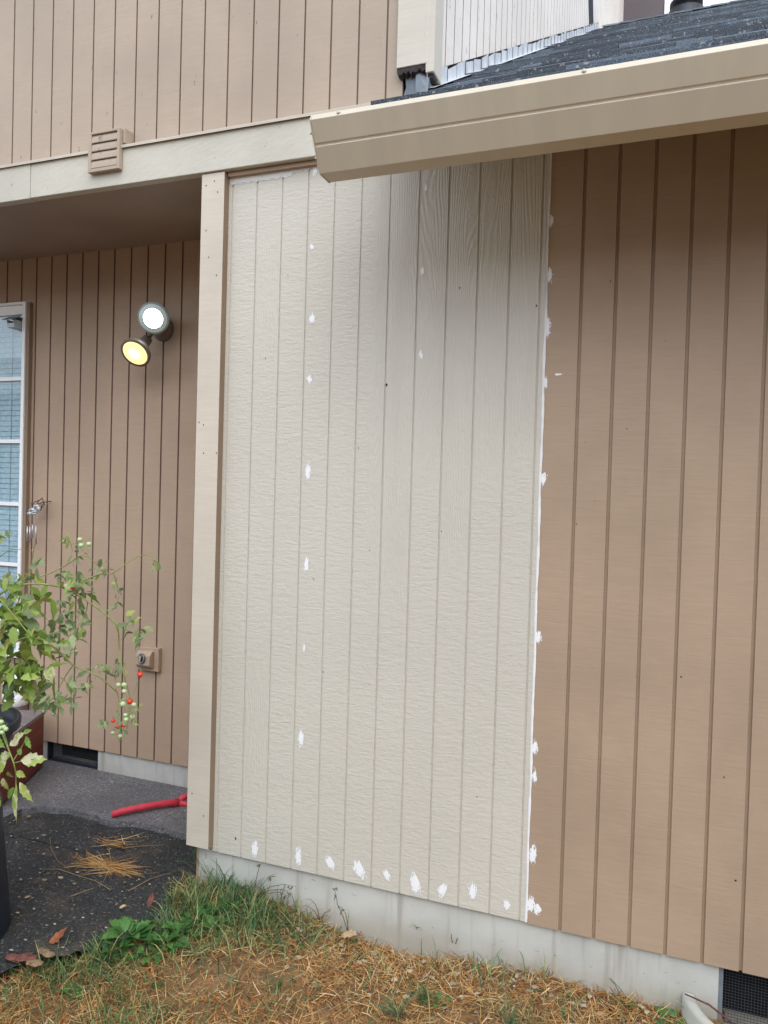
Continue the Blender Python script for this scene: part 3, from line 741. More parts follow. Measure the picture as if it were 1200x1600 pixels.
for (a, b, w_, h_) in ((57, 792, 12, 8), (50, 797, 14, 7), (46, 802, 10, 5), (55, 800, 14, 6), (60, 796, 8, 9), (51, 803, 18, 4)):
    c = yp(a, b, LW-.07); t = (c-CAM).dot(FW)/F; k = 14; nr = 5
    vs = [(c.x+math.cos(2*math.pi*i/k)*w_*.5*t*math.cos(la), c.y+math.sin(la)*.010, c.z+math.sin(2*math.pi*i/k)*h_*.5*t*math.cos(la)+.3*math.cos(2*math.pi*i/k)*h_*t*.5) for la in np.linspace(-1.3, 1.3, nr) for i in range(k)]
    mb.add(vs, [(r_*k+i, r_*k+(i+1) % k, (r_+1)*k+(i+1) % k, (r_+1)*k+i) for r_ in range(nr-1) for i in range(k)], 0, True)
obj('figure', mb, 'pewter', WC)
for i, (a, b0_, b1_) in enumerate(((43, 822, 846), (47, 822, 847), (51, 819, 840), (56.5, 820, 850))):
    mb = MB(); Y = LW-.05-.012*i
    mb.tube([onY(a, b0_, Y), onY(a-.5, b1_, Y)], .0042, 8); mb.tube([onY(a+3, 803, Y), onY(a, b0_, Y)], .0006, 4)
    obj('chime_tube', mb, 'tube', WC)
p = onY(24, 503, LW-.045)
BF = thing('bird_feeder', 'small clear feeder with a dark roof stuck on the window pane', 'bird feeder', (p.x, LW-.05, p.z))
mb = MB(); mb.prism([(LW-.095, p.z+.004), (LW-.052, p.z+.026), (LW-.010, p.z+.014), (LW-.010, p.z+.010), (LW-.052, p.z+.021), (LW-.095, p.z)], 'x', p.x-.038, p.x+.036); obj('roof', mb, 'bluegrey', BF)
mb = MB(); mb.box((p.x-.026, LW-.075, p.z-.034), (p.x+.024, LW-.012, p.z-.028)); mb.box((p.x-.026, LW-.014, p.z-.028), (p.x+.024, LW-.012, p.z+.012)); mb.box((p.x-.026, LW-.075, p.z-.028), (p.x-.023, LW-.014, p.z+.006)); mb.box((p.x+.021, LW-.075, p.z-.028), (p.x+.024, LW-.014, p.z+.006)); mb.box((p.x-.023, LW-.075, p.z-.028), (p.x+.021, LW-.073, p.z-.012)); obj('tray', mb, 'clear', BF)


# ================================================================== THE HOUSE ACROSS THE YARD (added out of view to block the low sky; it shows in the window glass)
NH = thing('neighbour_house', 'grey neighbouring house added out of view, mirrored in the window glass', 'house', (-2, -11, -.2))
mb = MB(); mb.box((-22, -19, -.3), (16, -11, 3.6)); obj('wall', mb, 'neigh', NH)
mb = MB(); mb.prism([(-10.4, 3.45), (-10.4, 3.6), (-15, 5.4), (-19.6, 3.6), (-19.6, 3.45)], 'x', -22.5, 16.5); obj('roof', mb, 'neigh', NH)
for x in (-16, -11, -6, 0, 6, 11):
    mb = MB(); mb.box((x, -10.99, 1), (x+1.4, -10.96, 2.3)); obj('window', mb, 'dark', NH)

# ================================================================== BOX, JUG, RED TOOL
ba = Vector((-1.425, .60, -.105)); bd = Vector((.42, -.91, 0)).normalized(); bn = Vector((-bd.y, bd.x, 0))   # bn points away from the seen face? fixed below
rot = Matrix(((bd.x, -bn.x, 0), (bd.y, -bn.y, 0), (0, 0, 1)))       # local x: along the seen side, local y: into the box
top = onY(73, 1111, ba.y).z+.105
mb = MB(); Lb = .50; Db = .40
BX = thing('wooden_box', 'red-brown wooden box with a grey top board standing under the window', 'box', (ba.x, ba.y, -.105))
def rb(m_, a, b, mi=0): m_.box(a, b, mi, rot, ba)
for k in range(2): rb(mb, (.0, .0, .012+k*(top-.03)/2), (Lb, .02, .010+(k+1)*(top-.03)/2))
rb(mb, (.0, .0205, .012), (.02, Db, top-.02)); rb(mb, (Lb-.02, .0205, .012), (Lb, Db, top-.02)); rb(mb, (.0205, Db-.02, .012), (Lb-.0205, Db, top-.02))
obj('body', mb, 'wood_red', BX, bevel=.002)
mb = MB()
for k in range(3): rb(mb, (-.004, -.004+k*.137, top-.019), (Lb+.004, .130+k*.137, top))
obj('top_board', mb, 'wood_grey', BX, bevel=.002)
jc = onZ(24, 1101, -.105+top)
mb = MB(); mb.lathe([(.055, 0), (.062, .004), (.062, .06), (.058, .066), (.062, .072), (.062, .115), (.03, .15), (.018, .155), (.018, .175), (0, .176)], jc, (0, 0, 1), 20)
mb.tube([jc+Vector((.05, -.02, .115)), jc+Vector((.075, -.03, .13)), jc+Vector((.07, -.03, .155)), jc+Vector((.03, -.01, .15))], .008, 8)
tag(obj('plastic_jug', mb, 'white', origin=jc), 'white plastic jug standing on the wooden box', 'jug')

zr = -.107
a, b, c2 = onZ(176, 1277, zr), onZ(240, 1266, zr), onZ(292, 1256, zr)
RT_ = thing('red_tool', 'faded red plastic tool handle lying on the grey porch slab', 'tool', (a.x, a.y, zr))
d1 = (c2-a).normalized()
mb = MB(); hz = .0135
pts = [a, a+(b-a)*.35, b, b+(c2-b)*.45, b+(c2-b)*.72]
mb.tube([(q_.x, q_.y, zr+hz+.010*math.sin(i*.8)) for i, q_ in enumerate(pts)], [.0145, .015, .0145, .0145, .021], 12)
mb.lathe([(.0, -.006), (.012, -.003), (.0147, .004)], (a.x, a.y, zr+hz), d1, 12)
obj('handle', mb, 'red_plastic', RT_, bevel=0)
mb = MB(); nrm = Vector((-d1.y, d1.x, 0)); e = b+(c2-b)*.66
for sgn in (-1, 1):
    mb.tube([e+Vector((0, 0, .016)), e+d1*.05+nrm*.022*sgn+Vector((0, 0, .016+.012*sgn)), e+d1*.22+nrm*.032*sgn+Vector((0, 0, .018+.014*sgn))], [.0145, .0135, .0135], 10)
mb.tube([e+d1*.22+nrm*.034+Vector((0, 0, .03)), e+d1*.22-nrm*.034+Vector((0, 0, .012))], .011, 10)
obj('yoke', mb, 'red_plastic', RT_)

# ================================================================== POT AND TOMATO PLANT
pc = Vector((-.655, -.63, -.135)); br = (at(15, 1500, (pc-CAM).dot(FW))-pc).dot(RT)-.024
mb = MB(); mb.lathe([(br, 0), (br+.003, .01), (br-.022, .30), (br-.03, .425), (br-.038, .432), (0.0, .432)], pc, (0, 0, 1), 40)
tag(obj('bucket', mb, 'black_plastic', origin=pc), 'upturned black bucket carrying the tomato pot', 'bucket')
tp = at(33, 1113, (pc-CAM).dot(FW)+.02)
ph = tp.z; tp.z -= .026; ph = tp.z; pr = (tp-pc-Vector((.015, 0, 0))).dot(RT)-.024
mb = MB(); zb = pc.z+.434
mb.lathe([(.13, 0), (.135, .004), (pr-.02, ph-zb-.045), (pr-.012, ph-zb-.035), (pr-.002, ph-zb-.030), (pr, ph-zb-.004), (pr-.004, ph-zb), (pr-.012, ph-zb-.001), (pr-.022, ph-zb-.04), (pr-.03, ph-zb-.06)], (pc.x+.015, pc.y, zb), (0, 0, 1), 44)
PT = thing('plant_pot', 'black plastic plant pot at the left edge holding the tomato plant', 'pot', (pc.x+.015, pc.y, zb))
obj('pot', mb, 'black_plastic', PT)
mb = MB(); n = 28
vs = [(pc.x+.015, pc.y, ph-.045)]+[(pc.x+.015+(pr-.028)*math.cos(2*math.pi*i/n), pc.y+(pr-.028)*math.sin(2*math.pi*i/n), ph-.055+rng.uniform(-.006, .006)) for i in range(n)]
mb.add(vs, [(0, 1+i, 1+(i+1) % n) for i in range(n)], 0, True); obj('potting_soil', mb, 'soil_potting', PT)

T0 = (pc-CAM).dot(FW)
TM = thing('tomato_plant', 'straggling cherry tomato plant with green and red fruit leaning over the porch', 'plant', (pc.x+.015, pc.y, ph-.05))
def tpnt(px, py, dz=0): return at(px, py, T0+.05+dz)
root = Vector((pc.x+.015, pc.y, ph-.06))
branches = [   # (photo points, depth offset, start radius, end radius)
    ([(-40, 1010), (-10, 940), (20, 918), (55, 912), (95, 917), (103, 921), (137, 939), (180, 975), (186, 1005), (188, 1030), (195, 1060)], .0, .0042, .0018),
    ([(-40, 1010), (5, 945), (20, 925), (40, 908), (75, 897), (105, 882), (130, 868), (150, 880), (160, 893)], .06, .003, .0012),
    ([(103, 919), (135, 905), (158, 897), (177, 895), (205, 875), (230, 867), (245, 878)], .02, .0028, .0010),
    ([(177, 895), (185, 925), (181, 950)], .02, .0016, .0009),
    ([(-20, 1040), (30, 1000), (60, 998), (75, 1005), (95, 1020), (115, 1040), (140, 1050), (165, 1065), (180, 1080)], -.05, .0045, .0016),
    ([(-30, 900), (0, 870), (18, 859), (38, 859)], .1, .0022, .001),
    ([(20, 930), (45, 895), (52, 862), (55, 848)], .05, .002, .001),
    ([(115, 1038), (100, 1060), (85, 1088), (62, 1108)], -.04, .002, .001),
    ([(137, 939), (133, 960), (115, 990), (105, 1020)], .0, .0018, .0009),
    ([(103, 885), (113, 860), (105, 838)], .05, .0015, .0008), ([(113, 850), (128, 845), (140, 848)], .05, .0012, .0007),
    ([(180, 975), (198, 985), (225, 995)], .02, .0015, .0008),
    ([(195, 1060), (202, 1085), (203, 1110), (198, 1140)], .0, .0016, .0009),
    ([(180, 1075), (186, 1095), (181, 1115), (190, 1132)], -.02, .0015, .0009), ([(186, 1095), (196, 1100), (205, 1098)], -.02, .001, .0007),
    ([(205, 1092), (214, 1070), (219, 1058)], .0, .001, .0006),
    ([(-20, 1080), (5, 1150), (15, 1175), (22, 1195), (25, 1215), (24, 1240)], -.25, .003, .0016),
    ([(15, 1175), (8, 1150), (2, 1130)], -.25, .0016, .001), ([(20, 1190), (35, 1165), (42, 1150)], -.25, .0015, .001),
    ([(22, 1192), (40, 1188), (52, 1186)], -.25, .0015, .001),
    ([(-30, 960), (-5, 935), (20, 960), (45, 990), (60, 1000)], -.08, .003, .0015)]
mb = MB(); bpts = []
for pts, dz, r0, r1 in branches:
    raw = [tpnt(x, y, dz+.02*math.sin(i*1.7)) for i, (x, y) in enumerate(pts)]
    if pts[0][0] < -15: raw = [root+Vector((rng.uniform(-.04, .04), rng.uniform(-.03, .03), 0))]+raw
    P = []
    for i in range(len(raw)-1):               # Catmull-Rom
        p0, p1, p2, p3 = raw[max(i-1, 0)], raw[i], raw[i+1], raw[min(i+2, len(raw)-1)]
        for k in range(4):
            t = k/4; P.append(.5*((2*p1)+(p2-p0)*t+(2*p0-5*p1+4*p2-p3)*t*t+(3*p1-p0-3*p2+p3)*t**3))
    P.append(raw[-1]); n = len(P)
    mb.tube(P, [(r0+(r1-r0)*i/(n-1))*1.0 for i in range(n)], 6); bpts.append((P, dz))
obj('stem', mb, 'stem', TM)
def leaflet(mb, base, d, nrm, L, W, lobes=3, droop=.25, mi=0, rr=rng):
    """a toothed leaflet: two rows of outline points about a folded midrib, drooping to the tip"""
    d = d.normalized(); s_ = d.cross(nrm); s_ = s_.normalized() if s_.length > 1e-4 else d.orthogonal().normalized(); n_ = s_.cross(d)
    K = 2*lobes+3; mid, le, ri = [], [], []
    fold = rr.uniform(.1, .35); tw = rr.uniform(-.3, .3)
    for i in range(K):
        t = i/(K-1); wv = math.sin(math.pi*min(1, t*1.12+.02))**.8*(1-.45*t) if 0 < t < 1 else 0
        if 0 < t < 1 and i % 2 == 0: wv *= rr.uniform(.62, .8)
        c = base+d*(L*t)-Vector((0, 0, 1))*(droop*L*t*t)+n_*(.04*L*math.sin(3*t))
        sv_ = s_*math.cos(tw*t)+n_*math.sin(tw*t); nv = n_
        mid.append(c); le.append(c+sv_*(W*wv)+nv*(fold*W*wv)+d*(L*.05 if i % 2 else 0)); ri.append(c-sv_*(W*wv)+nv*(fold*W*wv)+d*(L*.05 if i % 2 else 0))
    vs = mid+le+ri
    fs = []
    for i in range(K-1):
        fs.append((i, i+1, K+i+1, K+i)); fs.append((i, 2*K+i, 2*K+i+1, i+1))
    mb.add(vs, fs, mi, True)
def rdir(r, down=.3):
    v = Vector((r.uniform(-1, 1), r.uniform(-1, 1), r.uniform(-1, .7)-down)); return v.normalized()
def rnorm(r):     # leaves turn mostly up and outwards
    return Vector((r.uniform(-.7, .7), r.uniform(-1.1, .3), r.uniform(.2, 1))).normalized()
r3 = random.Random(11)
px2 = T0/F
def cluster(mb, cx, cy, rx, ry, n, size, dz, mi):
    for _ in range(int(n*(1.55 if mi else 1.25)+.5)):
        mi_ = 2 if r3.random() < .07 else (1-mi if r3.random() < .15 else mi)
        a = r3.uniform(0, 2*math.pi); q_ = math.sqrt(r3.random())
        base = tpnt(cx+rx*q_*math.cos(a), cy+ry*q_*math.sin(a), dz+r3.uniform(-.08, .08))
        L = size*px2*r3.uniform(.6, 1.15); d = rdir(r3)
        leaflet(mb, base, d, rnorm(r3), L, L*r3.uniform(.26, .36), r3.choice([2, 3]), r3.uniform(.0, .5), mi_, r3)
LFo = MB()
# the near mass at the left edge (0: fresh, 1: dull, 2: blotched)
cluster(LFo, 30, 1010, 55, 62, 72, 38, -.02, 0); cluster(LFo, 5, 960, 55, 60, 40, 36, 0, 0); cluster(LFo, 45, 1060, 45, 28, 20, 34, -.03, 0); cluster(LFo, -30, 1040, 60, 90, 60, 40, .03, 0)
cluster(LFo, 40, 930, 42, 34, 26, 30, .03, 0); cluster(LFo, 15, 905, 22, 14, 10, 22, .04, 1); cluster(LFo, 85, 990, 30, 26, 14, 24, 0, 1)
cluster(LFo, 55, 880, 12, 24, 9, 20, .04, 1); cluster(LFo, 6, 838, 10, 12, 7, 16, .05, 1)
cluster(LFo, 110, 905, 22, 16, 12, 24, .03, 1); cluster(LFo, 130, 915, 18, 18, 10, 26, .04, 1); cluster(LFo, 108, 945, 20, 20, 12, 22, .03, 1)
cluster(LFo, 128, 970, 16, 22, 12, 19, .03, 1); cluster(LFo, 105, 1000, 22, 28, 16, 19, .02, 1); cluster(LFo, 155, 885, 14, 14, 8, 17, .03, 1)
cluster(LFo, 182, 925, 7, 26, 7, 15, .03, 1); cluster(LFo, 205, 965, 16, 10, 7, 20, .02, 1); cluster(LFo, 215, 990, 18, 12, 9, 20, .02, 1); cluster(LFo, 243, 880, 8, 10, 8, 11, .02, 1)
cluster(LFo, 102, 842, 7, 8, 6, 12, .05, 0); cluster(LFo, 130, 850, 12, 10, 9, 9, .05, 1); cluster(LFo, 120, 868, 12, 10, 5, 15, .05, 1)
cluster(LFo, 130, 1062, 28, 16, 12, 20, -.03, 1); cluster(LFo, 165, 1045, 22, 10, 10, 15, -.02, 1); cluster(LFo, 95, 1092, 24, 18, 16, 18, -.03, 1); cluster(LFo, 75, 1098, 10, 12, 6, 16, -.03, 1)
cluster(LFo, 185, 1040, 12, 16, 8, 12, 0, 1); cluster(LFo, 205, 1105, 14, 30, 12, 10, 0, 1); cluster(LFo, 185, 1128, 12, 22, 10, 11, -.01, 1); cluster(LFo, 160, 1130, 8, 10, 5, 13, -.02, 1); cluster(LFo, 188, 1148, 10, 8, 7, 9, 0, 1)
# the big blotched leaves hanging in front of the pot
def big(px, py, qx, qy, W, mi=2, dz=-.25, lob=4, dr=0.0):
    a_, b_ = tpnt(px, py, dz), tpnt(qx, qy, dz+r3.uniform(-.03, .03)); leaflet(LFo, a_, b_-a_, Vector((r3.uniform(-.2, .3), -1, .35)), (b_-a_).length, W*px2, lob, dr, mi, r3)
for s_ in ((32, 1188, 78, 1186, 13), (30, 1180, 34, 1168, 8), (40, 1150, 50, 1172, 6), (20, 1160, 42, 1143, 9), (15, 1165, 30, 1158, 8), (26, 1225, 27, 1289, 9), (30, 1222, 54, 1255, 9), (25, 1205, 42, 1215, 7), (10, 1190, -12, 1212, 12), (5, 1215, 14, 1236, 9), (18, 1178, -5, 1188, 10), (22, 1230, 12, 1250, 6), (36, 1145, 52, 1140, 5), (-10, 1150, 10, 1170, 9), (12, 1205, 22, 1215, 7), (-10, 1235, 3, 1262, 9)):
    big(*s_)
for s_ in ((80, 1040, 84, 1068, 10), (55, 1062, 58, 1090, 9), (52, 1076, 50, 1105, 8)): big(*s_, mi=2, dz=-.05)
obj('foliage', LFo, ['leaf', 'leaf_far', 'leaf_pale'], TM)
# fruit: every tomato its own part
def ball(r):
    me = MB(); me.lathe([(r*math.cos(a)+.0000, r*math.sin(a)*.96) for a in np.linspace(-1.5, 1.5, 11)], (0, 0, 0), (0, 0, 1), 16)
    for k in range(5):
        a = k*1.2566; me.add([(0, 0, r*.97), (r*.25*math.cos(a-.4), r*.25*math.sin(a-.4), r*1.02), (r*.8*math.cos(a), r*.8*math.sin(a), r*1.05), (r*.25*math.cos(a+.4), r*.25*math.sin(a+.4), r*1.02)], [(0, 1, 2, 3)], 1)
    me.tube([(0, 0, r*.9), (.001, 0, r*1.5), (.003, 0, r*2.2)], .0007, 5, 1)
    return me
def tomato(px, py, dpx, mat, dz=.0):
    r = dpx*.5*px2; mb = ball(r); c = tpnt(px, py, dz-.03)
    mb.v = [tuple(Vector(v)+c) for v in mb.v]
    return obj('tomato', mb, [mat, 'stem'], TM, origin=c)
for px, py, d in ((219, 1054, 9), (203, 1096, 9.5), (177, 1126, 6.5), (183, 1135, 7), (193.5, 1133, 7), (114, 918, 8)): tag(tomato(px, py, d, 'redtom'), 'ripe red tomato')
for px, py, d in ((185, 1070, 8), (194, 1070, 8.5), (194, 1080, 8), (192, 1100, 10), (209, 1101, 8), (196, 1117, 7), (197, 1124, 8), (207, 1120, 8.5), (125, 843, 8), (127, 852, 8), (139, 850, 8), (176, 1145, 6), (188, 1150, 7),
                  (70, 1090, 5), (75, 1094, 5), (69, 1106, 5), (77, 1107, 4.5), (68, 1111, 5.5), (83, 1115, 5), (107, 931, 8), (119, 1017, 4.5), (108, 1018, 4.5)): tag(tomato(px, py, d, 'greentom'), 'unripe pale green tomato')
for px, py in ((2, 1128), (6, 1136), (3, 1144), (9, 1139), (0, 1137)): tag(tomato(px, py, 7, 'greentom', -.25), 'unripe pale green tomato')

# ================================================================== GRASS AND LITTER
rn = np.random.default_rng(4)
def blades(name, n, place, length, width, lift, mat, mi=0, label=None, cat=None, kind='stuff', curl=.4, up=False, origin=None, aim=None):
    """n thin bent blades of three segments each"""
    V, Fc = [], []
    pos = place(n); n = len(pos); az = rn.uniform(0, 2*np.pi, n) if aim is None else rn.normal(aim, .45, n)+np.pi*rn.integers(0, 2, n); L = rn.uniform(*length, n); Wd = rn.uniform(*width, n)
    el = rn.uniform(*lift, n); cv = rn.normal(0, curl, n)
    for i in range(n):
        x, y, z = pos[i]; a = az[i]; e = el[i]; p = np.array((x, y, z)); pts = [p]
        seg = L[i]/3
        for k in range(3):
            d = np.array((math.cos(a)*math.cos(e), math.sin(a)*math.cos(e), math.sin(e))); p = p+d*seg; pts.append(p)
            a += cv[i]*.6; e += (-.35 if up else -.1)*abs(cv[i])-(.18 if up else 0)
        sx = np.array((-math.sin(az[i]), math.cos(az[i]), rn.uniform(-.5, .5)))*Wd[i]*.5
        b = len(V)
        V += [pts[0]-sx, pts[0]+sx, pts[1]-sx, pts[1]+sx, pts[2]-sx*.8, pts[2]+sx*.8, pts[3]]
        Fc += [(b, b+1, b+3, b+2), (b+2, b+3, b+5, b+4), (b+4, b+5, b+6)]
    base = np.array(origin if origin is not None else (0, 0, 0))
    me = bpy.data.meshes.new(name); me.from_pydata([tuple(v-base) for v in V], [], Fc)
    for mt in (mat if isinstance(mat, list) else [mat]): me.materials.append(M[mt])
    o = bpy.data.objects.new(name, me); sc.collection.objects.link(o); o.location = base
    return tag(o, label, cat, kind=kind)
def on_lawn(x, y): return x > asph_edge_x(y)-.01 and y < -.002
def patchy(x, y): return .5+.5*math.sin(5.1*x+2.3*y+1)*math.sin(4.3*y-3.1*x+.5)
def lawn_place(dens, x0=-1.3, x1=2.6, y0=-1.9, y1=-.004, hz=.002):
    def f(n):
        out = []
        while len(out) < n:
            x, y = rn.uniform(x0, x1), rn.uniform(y0, y1)
            if on_lawn(x, y) and not (x > 1.64 and y > -.25) and rn.random() < dens(x, y): out.append((x, y, gz(x, y)+rn.uniform(0, hz)))
        return out
    return f
BARE = [(onZ(*p, -.21), a) for p, a in (((440, 1575), .13), ((600, 1568), .06), ((350, 1545), .06), ((790, 1550), .05), ((90, 1590), .06), ((520, 1600), .10), ((690, 1520), .04), ((880, 1590), .05))]
def bare(x, y):
    return min(1-.9*math.exp(-((x-c.x)**2+((y-c.y)*1.3)**2)/(a*a)) for c, a in BARE)
def near(x, y): return 1.0 if (-.6 < x < 1.8 and y > -.95) else .28
blades('dry_grass', 38000, lawn_place(lambda x, y: bare(x, y)*near(x, y)*(.35+.65*(patchy(x, y) > .42))*(1 if y > -.35 else .75), hz=.018), (.02, .075), (.0009, .0023), (-.12, .5), 'straw', label='dry straw coloured grass litter covering the lawn', cat='dry grass', curl=.35)
blades('rusty_grass', 18000, lawn_place(lambda x, y: (.6+.4*bare(x, y))*near(x, y)*(.2+.8*(patchy(x+.7, y-.4) > .5)), hz=.012), (.012, .04), (.001, .0024), (-.1, .9), 'rust_straw', label='short rusty brown dead grass on the lawn', cat='dry grass', curl=.3)
def gdens(x, y):
    ax = asph_edge_x(y); q = max(0, 1-(x-ax)/.30) if -.62 < y < .05 else 0
    d = math.hypot((x-.14)/.28, (y+.10)/.18); pt = patchy(x*2.3, y*2.9)
    return max(0, (.25+.75*(pt > .4))*q, 1-d*.7, .07 if patchy(x*1.3, y*1.7) > .55 else .035, (.35 if pt > .5 else .1) if y < -.55 and x < .25 else 0)
blades('green_grass', 12500, lawn_place(gdens), (.04, .12), (.0018, .0034), (.4, 1.4), 'grass', label='green grass growing along the asphalt edge', cat='grass', up=True)
# chips and bits on the asphalt
mb = MB()
for _ in range(750):
    x, y = rn.uniform(-2, -.08), rn.uniform(-1.0, .24)
    if x > asph_edge_x(y)+.01: continue
    s_ = rn.uniform(.002, .008)*(1.6 if rn.random() < .12 else 1); a = rn.uniform(0, 6.28); k = 5; z = -.127+rn.uniform(0, .003)
    mb.add([(x+s_*math.cos(a+i*1.2566)*rn.uniform(.6, 1.2), y+s_*.7*math.sin(a+i*1.2566)*rn.uniform(.6, 1.2), z+rn.uniform(0, .003)) for i in range(k)], [tuple(range(k))], 0)
tag(obj('debris', mb, 'chips'), 'small pale chips and leaf bits scattered over the asphalt', 'debris', kind='stuff')
mb = MB()
for _ in range(420):
    x, y = rn.uniform(.3, 1.62), -abs(rn.normal(0, .12))-.01
    s_ = rn.uniform(.005, .014); a = rn.uniform(0, 6.28); z = gz(x, y)+rn.uniform(.004, .02)
    mb.add([(x+s_*math.cos(a+i*1.05)*rn.uniform(.5, 1.2), y+s_*.7*math.sin(a+i*1.05)*rn.uniform(.5, 1.2), z+rn.uniform(-.003, .005)) for i in range(6)], [tuple(range(6))], 0)
tag(obj('leaf_litter', mb, 'chips'), 'crumbled dead leaves in the dry grass along the footing', 'leaf litter', kind='stuff')
# straw tangles on the asphalt
def pile(cx, cy, sx, sy, n):
    c = onZ(cx, cy, -.128)
    def f(n):
        return [(c.x+rn.normal(0, sx), c.y+rn.normal(0, sy), -.126+rn.uniform(0, .012)) for _ in range(n)]
    return f, c
for (cx, cy, sx, sy, n, lab) in ((165, 1357, .052, .013, 300, 'golden tangle of straw lying on the asphalt'), (180, 1322, .04, .02, 45, 'thin brown straw wisp between the golden tangle and the red tool')):
    f, c = pile(cx, cy, sx, sy, n); blades('straw_pile', n, f, (.05, .13), (.0012, .0024), (-.03, .15), 'straw', label=lab, cat='straw', kind=None, curl=.25, origin=(c.x, c.y, -.13), aim=.12)['group'] = 'straw on the asphalt'
# single twigs
def twig(pts, r, label, z=-.126, mat='twig', name='twig'):
    P = [onZ(x, y, z)+Vector((0, 0, r+.002+.004*math.sin(i*2))) for i, (x, y) in enumerate(pts)]
    mb = MB(); mb.tube(P, [r*(1-.5*i/len(P)) for i in range(len(P))], 5); tag(obj(name, mb, mat, origin=P[0]), label, 'twig', 'twigs on the asphalt')
twig([(78, 1310), (80, 1328), (90, 1345), (108, 1359)], .0012, 'thin curved stalk left of the straw tangle')
twig([(72, 1360), (92, 1361), (120, 1368), (150, 1378), (173, 1394)], .002, 'pale twig poking out under the golden straw tangle')
twig([(190, 1327), (215, 1325), (250, 1321)], .0018, 'pale straight twig near the porch post')
twig([(200, 1394), (235, 1376), (275, 1361)], .0016, 'thin reddish twig next to the green grass')
twig([(110, 1402), (148, 1390)], .0015, 'short pale twig below the straw tangle')
P = [Vector(q_) for q_ in ((1.60, -.028, -.088), (1.665, -.035, -.098), (1.75, -.03, -.150))]
mb = MB(); mb.tube(P, [.0022, .003, .002], 6); tag(obj('stick', mb, 'bark', origin=P[0]), 'brown stick leaning across the window well rim', 'stick')
# fallen leaves and bark
def dead(px, py, L, W, mat, label, z, az, up=.3, dr=-.2):
    c = onZ(px, py, z); mb = MB(); rr = random.Random(int(px)); d = Vector((math.cos(az), math.sin(az), .15))
    leaflet(mb, c+Vector((0, 0, .006)), d, Vector((0, -up, 1)), L, W, 3, dr, 0, rr); tag(obj('fallen_leaf', mb, mat, origin=c), label, 'leaf', 'fallen dead leaves')
dead(76, 1476, .06, .022, 'dryleaf', 'curled orange dead leaf at the asphalt corner', -.128, .9, 1.2, -.6)
dead(534, 1462, .075, .028, 'beigeleaf', 'beige dead leaf lying in the dry grass below the panel', -.165, -.3)
dead(38, 1405, .032, .008, 'beigeleaf', 'small cream leaf on the asphalt beside the black bucket', -.126, .1)
dead(186, 1421, .028, .010, 'beigeleaf', 'small tan leaf on the asphalt before the weeds', -.126, .5)
dead(232, 1420, .05, .016, 'bark', 'dark red dead leaf at the edge of the green grass', -.125, 1.9, .9, -.6)
def chunk(px, py, L, W, Hh, az, mat, label):
    c = onZ(px, py, -.13); mb = MB(); rr = random.Random(int(px*3)); n = 7; k = 8
    d = Vector((math.cos(az), math.sin(az), 0)); s_ = Vector((-d.y, d.x, 0)); vs = []
    for i in range(n):
        t = i/(n-1); g_ = math.sin(math.pi*(.14+.72*t))**.45*rr.uniform(.75, 1.1)
        for j_ in range(k):
            a = 2*math.pi*j_/k; vs.append(c+d*(L*(t-.5))+s_*(W*.5*g_*math.cos(a)*rr.uniform(.6, 1.25))+Vector((0, 0, Hh*.5+Hh*.5*g_*math.sin(a)*rr.uniform(.5, 1.2))))
    mb.add(vs, [(i*k+j_, i*k+(j_+1) % k, (i+1)*k+(j_+1) % k, (i+1)*k+j_) for i in range(n-1) for j_ in range(k)]+[tuple(range(k))[::-1], tuple(range((n-1)*k, n*k))], 0, False)
    tag(obj('bark_chunk', mb, mat, origin=c), label, 'bark', 'pieces of bark by the bucket')
chunk(34, 1501, .095, .036, .02, .35, 'bark', 'red-brown piece of bark beside the black bucket')
chunk(72, 1492, .06, .03, .016, -.2, 'tanbark', 'tan piece of bark under the orange leaf')
chunk(54, 1508, .05, .03, .014, .3, 'tanbark', 'small brown bark piece in front of the red one')

# weeds and tufts, each a plant of its own
def tuft(px, py, z, n, length, label, lean=(0, 0), mat='tuft', w=(.002, .0034)):
    c = onZ(px, py, z)
    def f(n): return [(c.x+rn.normal(0, .016), c.y+rn.normal(0, .014), z) for _ in range(n)]
    blades('grass_tuft', n, f, length, w, (.7, 1.45), mat, label=label, cat='grass tuft', kind=None, up=True, origin=(c.x, c.y, z))['group'] = 'grass tufts in the lawn'
tuft(325, 1375, -.145, 90, (.08, .19), 'tall blue-green grass tuft at the foot of the corner post')
tuft(375, 1418, -.15, 80, (.07, .16), 'bushy grass tuft against the footing right of the post')
tuft(620, 1590, -.20, 45, (.05, .10), 'small green grass tuft in the dry lawn below the caulk line')
tuft(800, 1612, -.205, 60, (.05, .10), 'grass tuft at the bottom edge right of the middle')
tuft(660, 1565, -.195, 45, (.04, .09), 'low olive grass tuft in the middle of the dry lawn', mat='grass')
tuft(160, 1500, -.16, 50, (.06, .12), 'grass tuft beside the lobed weed at the asphalt edge', mat='grass')
tuft(425, 1555, -.19, 30, (.04, .09), 'thin yellow-green grass tuft alone on the bare soil', mat='grass')
tuft(345, 1398, -.15, 90, (.07, .17), 'dense grass tuft between the post tuft and the round-leaved weed')
tuft(300, 1425, -.155, 70, (.06, .14), 'leaning grass tuft above the jagged weed', mat='grass')
tuft(405, 1445, -.155, 70, (.06, .13), 'pale grass tuft where the green patch meets the straw', mat='grass')
tuft(255, 1462, -.16, 70, (.05, .12), 'grass tuft above the spreading weed', mat='tuft')
